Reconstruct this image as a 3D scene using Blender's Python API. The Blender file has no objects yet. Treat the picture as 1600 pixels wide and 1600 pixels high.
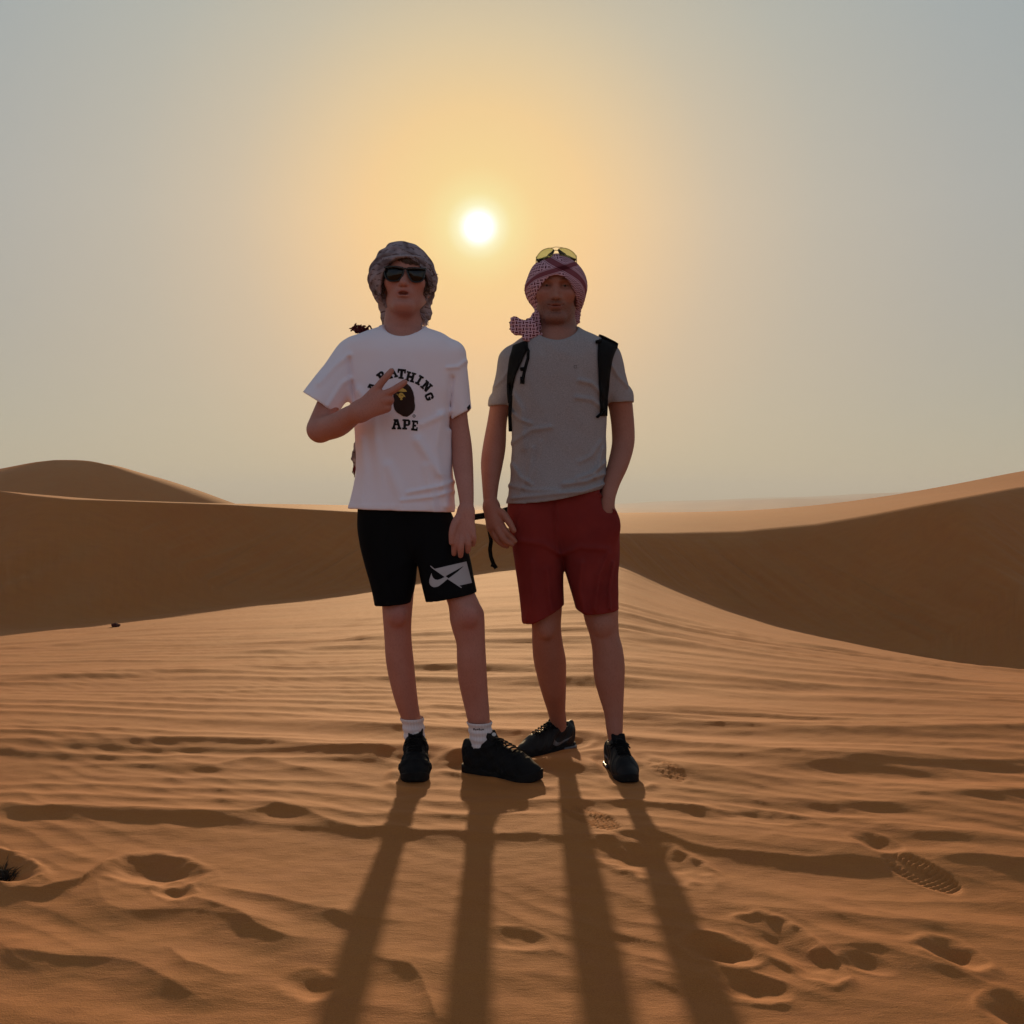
import bpy, bmesh, math, random
import numpy as np
from mathutils import Vector, Matrix, noise as mnoise
from mathutils.bvhtree import BVHTree

random.seed(7)
rng = np.random.default_rng(7)
sc = bpy.context.scene
COL = sc.collection

# ------------------------------------------------------------------ camera
H = 0.92            # eye height above the sand (low, crouched)
FPX = 1600.0        # focal length in photo pixels
HOR = 785.0         # horizon row
cam = bpy.data.cameras.new('camera')
cam_o = bpy.data.objects.new('camera', cam)
COL.objects.link(cam_o)
cam.sensor_width = 36; cam.lens = 36 * FPX / 1600
cam.shift_y = -15 / 1600
cam.clip_start = 0.05; cam.clip_end = 30000
cam_o.location = (0, 0, H)
cam_o.rotation_euler = (math.pi / 2, 0, 0)
sc.camera = cam_o

# ------------------------------------------------------------------ sun and sky
SUN = Vector(((748 - 800) / FPX, 1.0, (HOR - 355) / FPX)).normalized()
TAN_SUN = SUN.z / math.hypot(SUN.x, SUN.y)
sl = bpy.data.lights.new('sun', 'SUN')
sl.energy = 4.4; sl.angle = math.radians(1.5); sl.color = (1.0, 0.69, 0.38)
sun_o = bpy.data.objects.new('sun', sl); COL.objects.link(sun_o)
sun_o.rotation_euler = SUN.to_track_quat('Z', 'Y').to_euler()

def lin(c):
    return tuple(((v / 255) / 12.92 if v / 255 < 0.04045 else ((v / 255 + 0.055) / 1.055) ** 2.4) for v in c)

world = bpy.data.worlds.new('World'); sc.world = world; world.use_nodes = True
wn = world.node_tree; wn.nodes.clear(); wl = wn.links.new
def WN(t, **k):
    n = wn.nodes.new(t)
    for a, b in k.items(): setattr(n, a, b)
    return n
def wmath(op, a, b=None, c=None, clamp=False):
    n = WN('ShaderNodeMath', operation=op); n.use_clamp = clamp
    for i, v in enumerate((a, b, c)):
        if v is None: continue
        if isinstance(v, (int, float)): n.inputs[i].default_value = v
        else: wl(v, n.inputs[i])
    return n.outputs[0]
wout = WN('ShaderNodeOutputWorld')
sky = WN('ShaderNodeTexSky', sky_type='NISHITA')
sky.sun_disc = False
sky.sun_elevation = math.asin(SUN.z); sky.sun_rotation = math.atan2(SUN.x, SUN.y)
sky.air_density = 1.0; sky.dust_density = 0.0; sky.ozone_density = 1.0
bg1 = WN('ShaderNodeBackground'); bg1.inputs[1].default_value = 0.012
wl(sky.outputs[0], bg1.inputs[0])
tc = WN('ShaderNodeTexCoord')
dot = WN('ShaderNodeVectorMath', operation='DOT_PRODUCT')
wl(tc.outputs['Generated'], dot.inputs[0]); dot.inputs[1].default_value = SUN
ang = wmath('ARCCOSINE', wmath('MINIMUM', dot.outputs['Value'], 0.9999999))
t = wmath('SQRT', wmath('DIVIDE', ang, math.pi))
ramp = WN('ShaderNodeValToRGB'); wl(t, ramp.inputs[0])
stops = [(0.0, (255, 255, 255), 2.6), (0.55, (255, 255, 250), 2.0), (0.80, (255, 255, 236), 1.20), (1.15, (255, 247, 190), 1.05), (1.8, (255, 231, 150), 1.0),
         (3.2, (255, 215, 134), 1), (6, (252, 207, 135), 1), (9, (235, 200, 146), 1), (13, (209, 188, 154), 1),
         (18, (188, 178, 157), 1), (25, (170, 168, 158), 1), (32, (158, 162, 157), 1), (48, (140, 147, 149), 1), (75, (128, 137, 147), 1), (180, (157, 163, 180), 1)]  # last stop: unseen sky behind the camera, raised to brighten the shirt fronts
els = ramp.color_ramp.elements
while len(els) < len(stops): els.new(0.5)
for e, (deg, c, m) in zip(els, stops):
    e.position = math.sqrt(deg / 180)
    l = lin(c); e.color = (l[0] * m, l[1] * m, l[2] * m, 1)
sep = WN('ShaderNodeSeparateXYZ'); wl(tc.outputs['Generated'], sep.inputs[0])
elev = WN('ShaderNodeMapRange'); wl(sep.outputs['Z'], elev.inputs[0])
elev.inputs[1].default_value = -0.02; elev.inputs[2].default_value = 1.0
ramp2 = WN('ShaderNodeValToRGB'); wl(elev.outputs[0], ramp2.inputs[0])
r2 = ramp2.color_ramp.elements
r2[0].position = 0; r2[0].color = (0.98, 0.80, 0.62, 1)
r2[1].position = 1; r2[1].color = (0.44, 0.47, 0.52, 1)  # zenith, out of view, dimmed to darken the shaded dune faces
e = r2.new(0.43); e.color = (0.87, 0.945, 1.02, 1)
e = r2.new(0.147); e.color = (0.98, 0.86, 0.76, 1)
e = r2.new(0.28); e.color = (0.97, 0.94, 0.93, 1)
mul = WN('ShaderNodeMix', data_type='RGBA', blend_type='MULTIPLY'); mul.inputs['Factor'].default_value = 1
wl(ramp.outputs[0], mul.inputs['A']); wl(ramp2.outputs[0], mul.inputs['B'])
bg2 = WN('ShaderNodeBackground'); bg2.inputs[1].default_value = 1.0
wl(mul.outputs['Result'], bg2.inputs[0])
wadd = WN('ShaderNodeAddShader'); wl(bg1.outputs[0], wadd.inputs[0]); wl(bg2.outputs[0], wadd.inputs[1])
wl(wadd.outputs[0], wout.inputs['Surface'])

vs = sc.view_settings
vs.view_transform = 'Standard'; vs.look = 'None'; vs.exposure = 0.0; vs.gamma = 1.0; vs.use_curve_mapping = False
sc.cycles.volume_bounces = 0
sc.cycles.max_bounces = 6

# ------------------------------------------------------------------ helpers
def P(px, py, d):
    return np.array(((px - 800) / FPX * d, d, H + (HOR - py) / FPX * d))

FG_Y, FG_S = 3.05, 0.062      # the sand falls gently towards the camera from here
def ground_pt(px, py):
    y = FPX * H / (py - HOR)
    if y < FG_Y: y = FPX * (H + FG_S * FG_Y) / (py - HOR + FPX * FG_S)
    return np.array(((px - 800) / FPX * y, y))

def _hash(ix, iy, seed):
    h = (ix.astype(np.int64) * 374761393 + iy.astype(np.int64) * 668265263 + seed * 982451653) & 0xFFFFFFFF
    h = ((h ^ (h >> 13)) * 1274126177) & 0xFFFFFFFF
    h = (h ^ (h >> 16)) & 0xFFFF
    return h / 65536.0 * 2 * math.pi

def pn(x, y, seed=0):
    x, y = np.broadcast_arrays(np.asarray(x, float), np.asarray(y, float))
    xi = np.floor(x); yi = np.floor(y); fx = x - xi; fy = y - yi
    u = fx * fx * fx * (fx * (fx * 6 - 15) + 10); v = fy * fy * fy * (fy * (fy * 6 - 15) + 10)
    def g(ox, oy):
        a = _hash(xi + ox, yi + oy, seed)
        return np.cos(a) * (fx - ox) + np.sin(a) * (fy - oy)
    a = g(0, 0); b = g(1, 0); c = g(0, 1); d = g(1, 1)
    return ((a + (b - a) * u) + ((c + (d - c) * u) - (a + (b - a) * u)) * v) * 1.5

def sstep(a, b, x):
    t = np.clip((x - a) / (b - a), 0, 1)
    return t * t * (3 - 2 * t)

def cr(xq, x, y):
    """cubic hermite interpolation with finite difference tangents, clamped ends"""
    x = np.asarray(x, float); y = np.asarray(y, float)
    m = np.gradient(y, x)
    xq = np.clip(xq, x[0], x[-1])
    i = np.clip(np.searchsorted(x, xq, side='right') - 1, 0, len(x) - 2)
    h = x[i + 1] - x[i]; t = (xq - x[i]) / h
    return ((2 * t**3 - 3 * t**2 + 1) * y[i] + (t**3 - 2 * t**2 + t) * h * m[i]
            + (-2 * t**3 + 3 * t**2) * y[i + 1] + (t**3 - t**2) * h * m[i + 1])

def np_mesh(name, V, Q, smooth=True):
    V = np.ascontiguousarray(V, np.float32); Q = np.ascontiguousarray(Q, np.int32)
    me = bpy.data.meshes.new(name)
    me.vertices.add(len(V)); me.vertices.foreach_set('co', V.ravel())
    k = Q.shape[1]
    me.loops.add(Q.size); me.loops.foreach_set('vertex_index', Q.ravel())
    me.polygons.add(len(Q)); me.polygons.foreach_set('loop_start', np.arange(0, Q.size, k, dtype=np.int32))
    me.update(calc_edges=True)
    if smooth: me.polygons.foreach_set('use_smooth', np.ones(len(Q), bool))
    return me

def poly_mesh(name, V, F, smooth=True):
    me = bpy.data.meshes.new(name)
    me.from_pydata([tuple(map(float, v)) for v in V], [], [tuple(int(i) for i in f) for f in F])
    if smooth: me.polygons.foreach_set('use_smooth', np.ones(len(me.polygons), bool))
    me.update()
    return me

def link(name, me, mat=None, parent=None):
    o = bpy.data.objects.new(name, me); COL.objects.link(o)
    if mat is not None and me is not None: me.materials.append(mat)
    if parent is not None:
        o.parent = parent
        o.matrix_parent_inverse = Matrix.Translation(-parent_world(parent))
    return o

def parent_world(o):
    v = Vector(o.location)
    while o.parent is not None:
        o = o.parent
        if o.type == 'EMPTY': v = Vector(o.location)
    return v if o.type == 'EMPTY' else Vector((0, 0, 0))

def thing(name, label, cat, loc, group=None):
    o = bpy.data.objects.new(name, None); COL.objects.link(o)
    o.location = loc; o.empty_display_size = 0.1
    o['label'] = label; o['category'] = cat
    if group: o['group'] = group
    return o

def child(name, me, mat, parent):
    """parent may be the thing's empty (at its base) or a part mesh (at the same place)"""
    o = bpy.data.objects.new(name, me); COL.objects.link(o)
    if mat is not None: me.materials.append(mat)
    o.parent = parent
    root = parent
    while root.parent is not None: root = root.parent
    if parent is root:                      # vertices are in world space
        me.transform(Matrix.Translation(-Vector(root.location)))
    else:
        me.transform(Matrix.Translation(-Vector(root.location)))
    return o

# ---- tubes
def tube(pts, rad, n=8, flat=None, flat_a=1.0):
    """pts Nx3, rad scalar/list -> verts, quads(+caps as fans)"""
    pts = np.asarray(pts, float); N = len(pts)
    rad = np.full(N, rad) if np.isscalar(rad) else np.asarray(rad, float)
    V = []; F = []
    tan = np.gradient(pts, axis=0); tan /= np.linalg.norm(tan, axis=1)[:, None] + 1e-12
    up = np.array((0, 0, 1.0)) if abs(tan[0][2]) < 0.9 else np.array((0, 1.0, 0))
    for i in range(N):
        a = np.cross(tan[i], up); a /= np.linalg.norm(a) + 1e-12
        b = np.cross(a, tan[i]); up = b
        for k in range(n):
            th = 2 * math.pi * k / n
            V.append(pts[i] + rad[i] * (flat_a * math.cos(th) * a + (flat or 1.0) * math.sin(th) * b))
    for i in range(N - 1):
        for k in range(n):
            F.append((i * n + k, (i + 1) * n + k, (i + 1) * n + (k + 1) % n, i * n + (k + 1) % n))
    F.append(tuple(range(n))); F.append(tuple(range((N - 1) * n, N * n))[::-1])
    return V, F

class MB:
    def __init__(s): s.V = []; s.F = []
    def add(s, V, F):
        o = len(s.V); s.V += [np.asarray(v) for v in V]; s.F += [tuple(i + o for i in f) for f in F]
    def tube(s, *a, **k): s.add(*tube(*a, **k))
    def mesh(s, name, smooth=True): return poly_mesh(name, s.V, s.F, smooth)

# ---- signed distance fields on a grid, polygonised with surface nets
def smin(a, b, k):
    if k <= 0: return np.minimum(a, b)
    h = np.maximum(k - np.abs(a - b), 0) / k
    return np.minimum(a, b) - h * h * k * 0.25
def smax(a, b, k): return -smin(-a, -b, k)

class Field:
    def __init__(s, lo, hi, h):
        s.ax = [np.arange(lo[i] - 2 * h, hi[i] + 3 * h, h) for i in range(3)]
        s.F = np.full([len(a) for a in s.ax], 0.08, np.float32); s.h = h
    def sl(s, lo, hi):
        r = []
        for i in range(3):
            a = int(np.searchsorted(s.ax[i], lo[i])); b = int(np.searchsorted(s.ax[i], hi[i]))
            r.append(slice(max(0, a), min(len(s.ax[i]), b)))
        return tuple(r)
    def xyz(s, q):
        return s.ax[0][q[0]][:, None, None], s.ax[1][q[1]][None, :, None], s.ax[2][q[2]][None, None, :]
    def add(s, prim, k=0.0):
        fn, lo, hi = prim; m = k + 0.02
        q = s.sl([v - m for v in lo], [v + m for v in hi])
        if any(a.stop <= a.start for a in q): return
        s.F[q] = smin(s.F[q], fn(*s.xyz(q)), k)
    def cut(s, prim, k=0.0):
        fn, lo, hi = prim
        q = s.sl(lo, hi)
        if any(a.stop <= a.start for a in q): return
        s.F[q] = smax(s.F[q], fn(*s.xyz(q)), k)
    def shift(s, fn, lo=(-9, -9, -9), hi=(99, 99, 99)):
        q = s.sl(lo, hi); s.F[q] += fn(*s.xyz(q)).astype(np.float32)
    def mesh(s, name, smooth=True, relax=0):
        V, Q = surface_nets(s.F, *s.ax)
        if relax: V = laplace(V, Q, relax)
        return np_mesh(name, V, Q, smooth)

def laplace(V, Q, n, f=0.5):
    a = Q.ravel(); c = np.roll(Q, -1, 1).ravel()
    i = np.concatenate([a, c]); j = np.concatenate([c, a]); cnt = np.bincount(i, minlength=len(V))[:, None]
    for _ in range(n):
        m = np.stack([np.bincount(i, weights=V[j, k], minlength=len(V)) for k in range(3)], 1) / np.maximum(cnt, 1)
        V = V + f * (m - V)
    return V

def surface_nets(F, xs, ys, zs):
    F = F.copy()
    for sl_ in ((0,), (-1,)):
        F[sl_[0], :, :] = np.maximum(F[sl_[0]], 1e-3); F[:, sl_[0], :] = np.maximum(F[:, sl_[0]], 1e-3); F[:, :, sl_[0]] = np.maximum(F[:, :, sl_[0]], 1e-3)
    S = F < 0
    c = np.zeros([n - 1 for n in F.shape], np.int8)
    offs = [(i, j, k) for i in (0, 1) for j in (0, 1) for k in (0, 1)]
    nx, ny, nz = F.shape
    for i, j, k in offs: c += S[i:nx - 1 + i, j:ny - 1 + j, k:nz - 1 + k]
    act = (c > 0) & (c < 8)
    I, J, K = np.nonzero(act)
    idx = np.full(act.shape, -1, np.int32); idx[I, J, K] = np.arange(len(I))
    val = {o: F[I + o[0], J + o[1], K + o[2]] for o in offs}
    acc = np.zeros((len(I), 3)); cnt = np.zeros(len(I))
    for a in offs:
        for axis in range(3):
            if a[axis]: continue
            b = list(a); b[axis] = 1; b = tuple(b)
            va, vb = val[a], val[b]; m = (va < 0) != (vb < 0)
            t = np.where(m, va / np.where(m, va - vb, 1), 0)
            p = np.array(a, float)[None, :].repeat(len(I), 0); p[:, axis] += t
            acc += p * m[:, None]; cnt += m
    acc /= cnt[:, None]
    V = np.stack([ax[q] + acc[:, n] * (ax[q + 1] - ax[q]) for n, (ax, q) in enumerate(((xs, I), (ys, J), (zs, K)))], 1)
    quads = []
    A = S[:-1, 1:-1, 1:-1]; B = S[1:, 1:-1, 1:-1]; i, j, k = np.nonzero(A != B); j = j + 1; k = k + 1
    f = ~S[i, j, k]
    q = np.stack([idx[i, j - 1, k - 1], idx[i, j, k - 1], idx[i, j, k], idx[i, j - 1, k]], 1); q[f] = q[f][:, ::-1]; quads.append(q)
    A = S[1:-1, :-1, 1:-1]; B = S[1:-1, 1:, 1:-1]; i, j, k = np.nonzero(A != B); i = i + 1; k = k + 1
    f = ~S[i, j, k]
    q = np.stack([idx[i - 1, j, k - 1], idx[i - 1, j, k], idx[i, j, k], idx[i, j, k - 1]], 1); q[f] = q[f][:, ::-1]; quads.append(q)
    A = S[1:-1, 1:-1, :-1]; B = S[1:-1, 1:-1, 1:]; i, j, k = np.nonzero(A != B); i = i + 1; j = j + 1
    f = ~S[i, j, k]
    q = np.stack([idx[i - 1, j - 1, k], idx[i, j - 1, k], idx[i, j, k], idx[i - 1, j, k]], 1); q[f] = q[f][:, ::-1]; quads.append(q)
    return V, np.concatenate(quads)

def cone(a, b, ra, rb, ky=1.0):
    a = np.asarray(a, float); b = np.asarray(b, float); y0 = (a[1] + b[1]) / 2
    def fn(X, Y, Z):
        s = np.array((1, 1 / ky, 1)); A = a.copy(); B = b.copy()
        A[1] = (A[1] - y0) / ky; B[1] = (B[1] - y0) / ky
        Yk = (Y - y0) / ky; ba = B - A; l2 = (ba @ ba) + 1e-12
        px, py_, pz = X - A[0], Yk - A[1], Z - A[2]
        t = np.clip((px * ba[0] + py_ * ba[1] + pz * ba[2]) / l2, 0, 1)
        d = np.sqrt((px - t * ba[0])**2 + (py_ - t * ba[1])**2 + (pz - t * ba[2])**2)
        return d - (ra + (rb - ra) * t)
    m = max(ra, rb)
    lo = np.minimum(a, b) - m; hi = np.maximum(a, b) + m
    lo[1] -= m * (max(ky, 1) - 1); hi[1] += m * (max(ky, 1) - 1)
    return fn, lo, hi

def ell(c, r, R=None):
    c = np.asarray(c, float); r = np.asarray(r, float)
    def fn(X, Y, Z):
        x, y, z = X - c[0], Y - c[1], Z - c[2]
        if R is not None:
            M = np.asarray(R).T
            x, y, z = (M[i, 0] * x + M[i, 1] * y + M[i, 2] * z for i in range(3))
        k0 = np.sqrt((x / r[0])**2 + (y / r[1])**2 + (z / r[2])**2)
        k1 = np.sqrt((x / r[0]**2)**2 + (y / r[1]**2)**2 + (z / r[2]**2)**2) + 1e-9
        return k0 * (k0 - 1) / k1
    m = max(r) if R is not None else r
    return fn, c - m, c + m

def neg(prim, grow=0.0):
    fn, lo, hi = prim
    return (lambda X, Y, Z: -fn(X, Y, Z)), np.asarray(lo) - grow, np.asarray(hi) + grow

def limb(f, pts, k=0.008, ky=1.0, shrink=0.0):
    q = np.array([(*P(px, py, d), r / FPX * d - shrink) for px, py, d, r in pts])
    t0 = np.arange(len(q)); t1 = np.linspace(0, len(q) - 1, (len(q) - 1) * 4 + 1)
    q = np.stack([cr(t1, t0, q[:, i]) for i in range(4)], 1)
    cs = [cone(a[:3], b[:3], a[3], b[3], ky) for a, b in zip(q, q[1:])]
    def fn(X, Y, Z):
        d = cs[0][0](X, Y, Z)
        for c in cs[1:]: d = np.minimum(d, c[0](X, Y, Z))
        return d
    f.add((fn, np.min([c[1] for c in cs], 0), np.max([c[2] for c in cs], 0)), k)

def loft(rows, grow=0.0, pw=2.0):
    """rows: (py, xl, xr, depth, half_depth)"""
    rows = sorted(rows, key=lambda r: -r[0])
    z = np.array([P(0, r[0], r[3])[2] for r in rows])
    c = np.array([((r[1] + r[2]) / 2 - 800) / FPX * r[3] for r in rows])
    w = np.array([(r[2] - r[1]) / 2 / FPX * r[3] for r in rows]) + grow
    y = np.array([r[3] for r in rows]); hd = np.array([r[4] for r in rows]) + grow
    def fn(X, Y, Z):
        zz = Z.ravel(); sh = (1, 1, -1)
        C = cr(zz, z, c).reshape(sh); W = cr(zz, z, w).reshape(sh); YC = cr(zz, z, y).reshape(sh); HD = cr(zz, z, hd).reshape(sh)
        u = np.abs(X - C) / W; v = np.abs(Y - YC) / HD
        k0 = (u**pw + v**pw)**(1 / pw)
        k1 = np.sqrt((u / W)**2 + (v / HD)**2) + 1e-6
        d = np.where(k0 > 1e-4, k0 * (k0 - 1) / k1, -np.minimum(W, HD))
        d = np.maximum(d, -0.06)
        return np.maximum(d, np.maximum(z[0] - Z, Z - z[-1]))
    lo = (min(c - w), min(y - hd), z[0]); hi = (max(c + w), max(y + hd), z[-1])
    return fn, np.array(lo), np.array(hi)

def plane_px(p0, p1, d, side, lo, hi):
    """half space cut: line p0-p1 in photo px at depth d; keeps the side where `side` point lies"""
    A, B, S = P(*p0, d), P(*p1, d), P(*side, d)
    n = np.array((B[2] - A[2], 0, -(B[0] - A[0]))); n /= np.linalg.norm(n)
    if (S - A) @ n > 0: n = -n
    def fn(X, Y, Z): return (X - A[0]) * n[0] + (Z - A[2]) * n[2] + 0 * Y
    return fn, np.asarray(lo, float), np.asarray(hi, float)

# ---- flat print: 2-D distance functions turned into little meshes laid on cloth
def sd_poly(x, y, pts):
    pts = np.asarray(pts, float); d = np.full(x.shape, 1e9); s = np.ones(x.shape)
    n = len(pts)
    for i in range(n):
        a = pts[i]; b = pts[i - 1]; ex, ey = b - a
        wx, wy = x - a[0], y - a[1]
        t = np.clip((wx * ex + wy * ey) / (ex * ex + ey * ey + 1e-12), 0, 1)
        d = np.minimum(d, (wx - ex * t)**2 + (wy - ey * t)**2)
        c1 = y >= a[1]; c2 = y < b[1]; c3 = ex * wy > ey * wx
        s = np.where((c1 & c2 & c3) | (~c1 & ~c2 & ~c3), -s, s)
    return s * np.sqrt(d)

def march(fn, x0, x1, y0, y1, h):
    """marching squares fill; returns 2-D verts and polygons"""
    xs = np.arange(x0, x1 + h, h); ys = np.arange(y0, y1 + h, h)
    X, Y = np.meshgrid(xs, ys, indexing='ij'); D = fn(X, Y)
    V = []; F = []; vid = {}
    def vert(key, p):
        if key not in vid: vid[key] = len(V); V.append(p)
        return vid[key]
    inside = D < 0
    anyin = inside[:-1, :-1] | inside[1:, :-1] | inside[:-1, 1:] | inside[1:, 1:]
    for i, j in zip(*np.nonzero(anyin)):
        cs = [(i, j), (i + 1, j), (i + 1, j + 1), (i, j + 1)]
        poly = []
        for a, b in zip(cs, cs[1:] + cs[:1]):
            da, db = D[a], D[b]
            if da < 0: poly.append(vert(a, (xs[a[0]], ys[a[1]])))
            if (da < 0) != (db < 0):
                t = da / (da - db); key = (min(a, b), max(a, b))
                poly.append(vert(key, (xs[a[0]] + t * (xs[b[0]] - xs[a[0]]), ys[a[1]] + t * (ys[b[1]] - ys[a[1]]))))
        if len(poly) >= 3: F.append(poly)
    return V, F

def bvh_of(objs):
    """bvh of meshes in world coordinates (parents are pure translations)"""
    V = []; F = []
    for o in objs:
        root = o
        while root.parent is not None: root = root.parent
        off = Vector(root.location) if root.type == 'EMPTY' else Vector((0, 0, 0))
        b = len(V); V += [v.co + off for v in o.data.vertices]
        F += [tuple(i + b for i in p.vertices) for p in o.data.polygons]
    return BVHTree.FromPolygons(V, F)

CAMV = Vector((0, 0, H))
def ray_px(bvh, px, py):
    d = Vector(((px - 800) / FPX, 1, (HOR - py) / FPX)).normalized()
    return bvh.ray_cast(CAMV, d)

def print_on(name, fn, box, h, bvh, mat, parent, off=0.0014, guess=3.4):
    V2, F = march(fn, *box, h)
    V = []; last = None
    for px, py in V2:
        loc, nor, i, dist = ray_px(bvh, px, py)
        if loc is None:
            loc = Vector(P(px, py, last if last else guess))
        else: last = loc.y
        d = (CAMV - loc).normalized()
        V.append(loc + d * off)
    F = [f[::-1] for f in F]
    me = poly_mesh(name, V, F, True)
    bm = bmesh.new(); bm.from_mesh(me); bmesh.ops.recalc_face_normals(bm, faces=bm.faces)
    bm.normal_update()
    s = sum(f.normal.y * f.calc_area() for f in bm.faces)
    if s > 0: bmesh.ops.reverse_faces(bm, faces=bm.faces)
    bm.to_mesh(me); bm.free()
    return child(name, me, mat, parent)

# ------------------------------------------------------------------ materials
class Mat:
    def __init__(s, name, rough=0.8, spec=0.3):
        s.m = bpy.data.materials.new(name); s.m.use_nodes = True
        s.nt = s.m.node_tree; s.b = s.nt.nodes['Principled BSDF']
        s.b.inputs['Roughness'].default_value = rough
        s.b.inputs['Specular IOR Level'].default_value = spec
    def n(s, t, **k):
        n = s.nt.nodes.new(t)
        for a, b in k.items(): setattr(n, a, b)
        return n
    def l(s, a, b): s.nt.links.new(a, b)
    def set(s, node, **k):
        for a, b in k.items():
            i = node.inputs[a.replace('_', ' ')]
            if hasattr(b, 'links'): s.l(b, i)
            else: i.default_value = b
        return node
    def math(s, op, a, b=None, clamp=False):
        n = s.n('ShaderNodeMath', operation=op); n.use_clamp = clamp
        for i, v in enumerate((a, b)):
            if v is None: continue
            if isinstance(v, (int, float)): n.inputs[i].default_value = v
            else: s.l(v, n.inputs[i])
        return n.outputs[0]
    def mix(s, f, a, b, blend='MIX'):
        n = s.n('ShaderNodeMix', data_type='RGBA', blend_type=blend)
        for nm, v in (('Factor', f), ('A', a), ('B', b)):
            i = [x for x in n.inputs if x.name == nm and x.enabled][0]
            if isinstance(v, tuple): i.default_value = (*v, 1)
            elif isinstance(v, (int, float)): i.default_value = v
            else: s.l(v, i)
        return [x for x in n.outputs if x.enabled][0]
    def noise(s, scale, detail=3, vec=None, rough=0.5):
        n = s.n('ShaderNodeTexNoise'); n.inputs['Scale'].default_value = scale
        n.inputs['Detail'].default_value = detail; n.inputs['Roughness'].default_value = rough
        if vec is not None: s.l(vec, n.inputs['Vector'])
        return n.outputs['Fac']
    def remap(s, v, a, b, c=0.0, d=1.0):
        n = s.n('ShaderNodeMapRange'); s.l(v, n.inputs[0])
        for i, q in enumerate((a, b, c, d)): n.inputs[i + 1].default_value = q
        return n.outputs[0]
    def coord(s, scale=None, kind='Object'):
        o = s.n('ShaderNodeTexCoord').outputs[kind]
        if scale:
            m = s.n('ShaderNodeMapping'); s.l(o, m.inputs[0]); m.inputs['Scale'].default_value = scale
            o = m.outputs[0]
        return o
    def base(s, c):
        i = s.b.inputs['Base Color']
        if isinstance(c, tuple): i.default_value = (*c, 1)
        else: s.l(c, i)
    def bump(s, h, strength=0.3, dist=0.002):
        n = s.n('ShaderNodeBump'); s.l(h, n.inputs['Height'])
        n.inputs['Strength'].default_value = strength; n.inputs['Distance'].default_value = dist
        s.l(n.outputs[0], s.b.inputs['Normal'])

def fabric(name, c1, c2=None, rough=0.9, spec=0.15, weave=700, wst=0.25, wd=0.0008, sheen=0.0, var=5.0):
    M = Mat(name, rough, spec); co = M.coord()
    c2 = c2 or tuple(v * 0.85 for v in c1)
    M.base(M.mix(M.remap(M.noise(var, 3, co), 0.35, 0.65), c1, c2))
    M.bump(M.noise(weave, 2, co), wst, wd)
    if sheen: M.b.inputs['Sheen Weight'].default_value = sheen
    return M.m

def sand_mat():
    M = Mat('sand', 0.85, 0.25); co = M.coord()
    big = M.remap(M.noise(0.7, 4, co), 0.3, 0.7)
    c = M.mix(big, (0.441, 0.155, 0.0329), (0.390, 0.131, 0.0276))
    st = M.coord((1.2, 5.0, 3.0))
    c = M.mix(M.remap(M.noise(2.2, 5, st, 0.6), 0.40, 0.68, 0, 0.5), c, (0.339, 0.107, 0.0231))
    c = M.mix(M.remap(M.noise(1.7, 4, co, 0.6), 0.45, 0.70, 0, 0.45), c, (0.376, 0.162, 0.0469))
    c = M.mix(M.remap(M.noise(6.0, 4, M.coord((1, 2.2, 1)), 0.65), 0.48, 0.72, 0, 0.40), c, (0.376, 0.121, 0.0422))
    gr = M.noise(420, 3, co, 0.7)
    c = M.mix(M.remap(gr, 0.38, 0.68, 0, 0.55), c, (0.544, 0.221, 0.0560))
    c = M.mix(M.remap(M.noise(300, 3, co, 0.7), 0.52, 0.75, 0, 0.6), c, (0.226, 0.081, 0.0211))
    M.base(c)
    wv = M.coord((1.0, 1.0, 1.0))
    fine = M.noise(55, 4, M.coord((0.5, 1.6, 1.0)), 0.6)
    h = M.math('ADD', M.math('MULTIPLY', fine, 0.6), M.math('MULTIPLY', gr, 0.30))
    h = M.math('ADD', h, M.math('MULTIPLY', M.noise(260, 3, co), 0.35))
    M.bump(h, 0.55, 0.004)
    M.b.inputs['Sheen Weight'].default_value = 0.0
    return M.m
M_SAND = sand_mat()

# ------------------------------------------------------------------ terrain
SHOES = []     # filled below: (heel xy, toe xy)
def shoe_axis(hp, tp): SHOES.append((np.array(hp), np.array(tp)))
B_L = ((-0.341, 3.64), (-0.318, 3.345)); B_R = ((-0.166, 3.525), (0.098, 3.372))
M_L = ((0.232, 3.87), (0.022, 3.70)); M_R = ((0.352, 3.62), (0.388, 3.345))
for h_, t_ in (B_L, B_R, M_L, M_R): shoe_axis(h_, t_)

bx = np.array([-1600, -700, -300, 0, 100, 200, 300, 400, 500, 580, 680, 780, 860, 930, 960, 1000, 1100, 1200, 1300, 1400, 1500, 1600, 2000, 2600, 3600])
bp = np.array([1045, 1030, 1012, 995, 985, 973, 960, 948, 938, 925, 910, 893, 884, 876, 874, 902, 943, 977, 1000, 1020, 1037, 1050, 1090, 1120, 1150])
ba_ = (bx - 800) / FPX
bd = 16.5 - 11 * np.clip(np.abs(ba_ - 0.06), 0, 1.6)**1.0
bd = np.clip(bd, 9.5, 17)
bz = H - (bp - HOR) / FPX * bd
def zb_of(a): return np.interp(a, ba_, bz)
def db_of(a): return np.interp(a, ba_, bd)
def smooth_tab(x, y, w):
    xx = np.linspace(x[0], x[-1], 1201); yy = np.interp(xx, x, y)
    k = max(3, int(w / (xx[1] - xx[0]))); g = np.exp(-0.5 * (np.arange(-2 * k, 2 * k + 1) / k)**2); g /= g.sum()
    return xx, np.convolve(np.pad(yy, 2 * k, mode='edge'), g, 'valid')
TB = smooth_tab(ba_, bz, 0.020)

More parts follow.
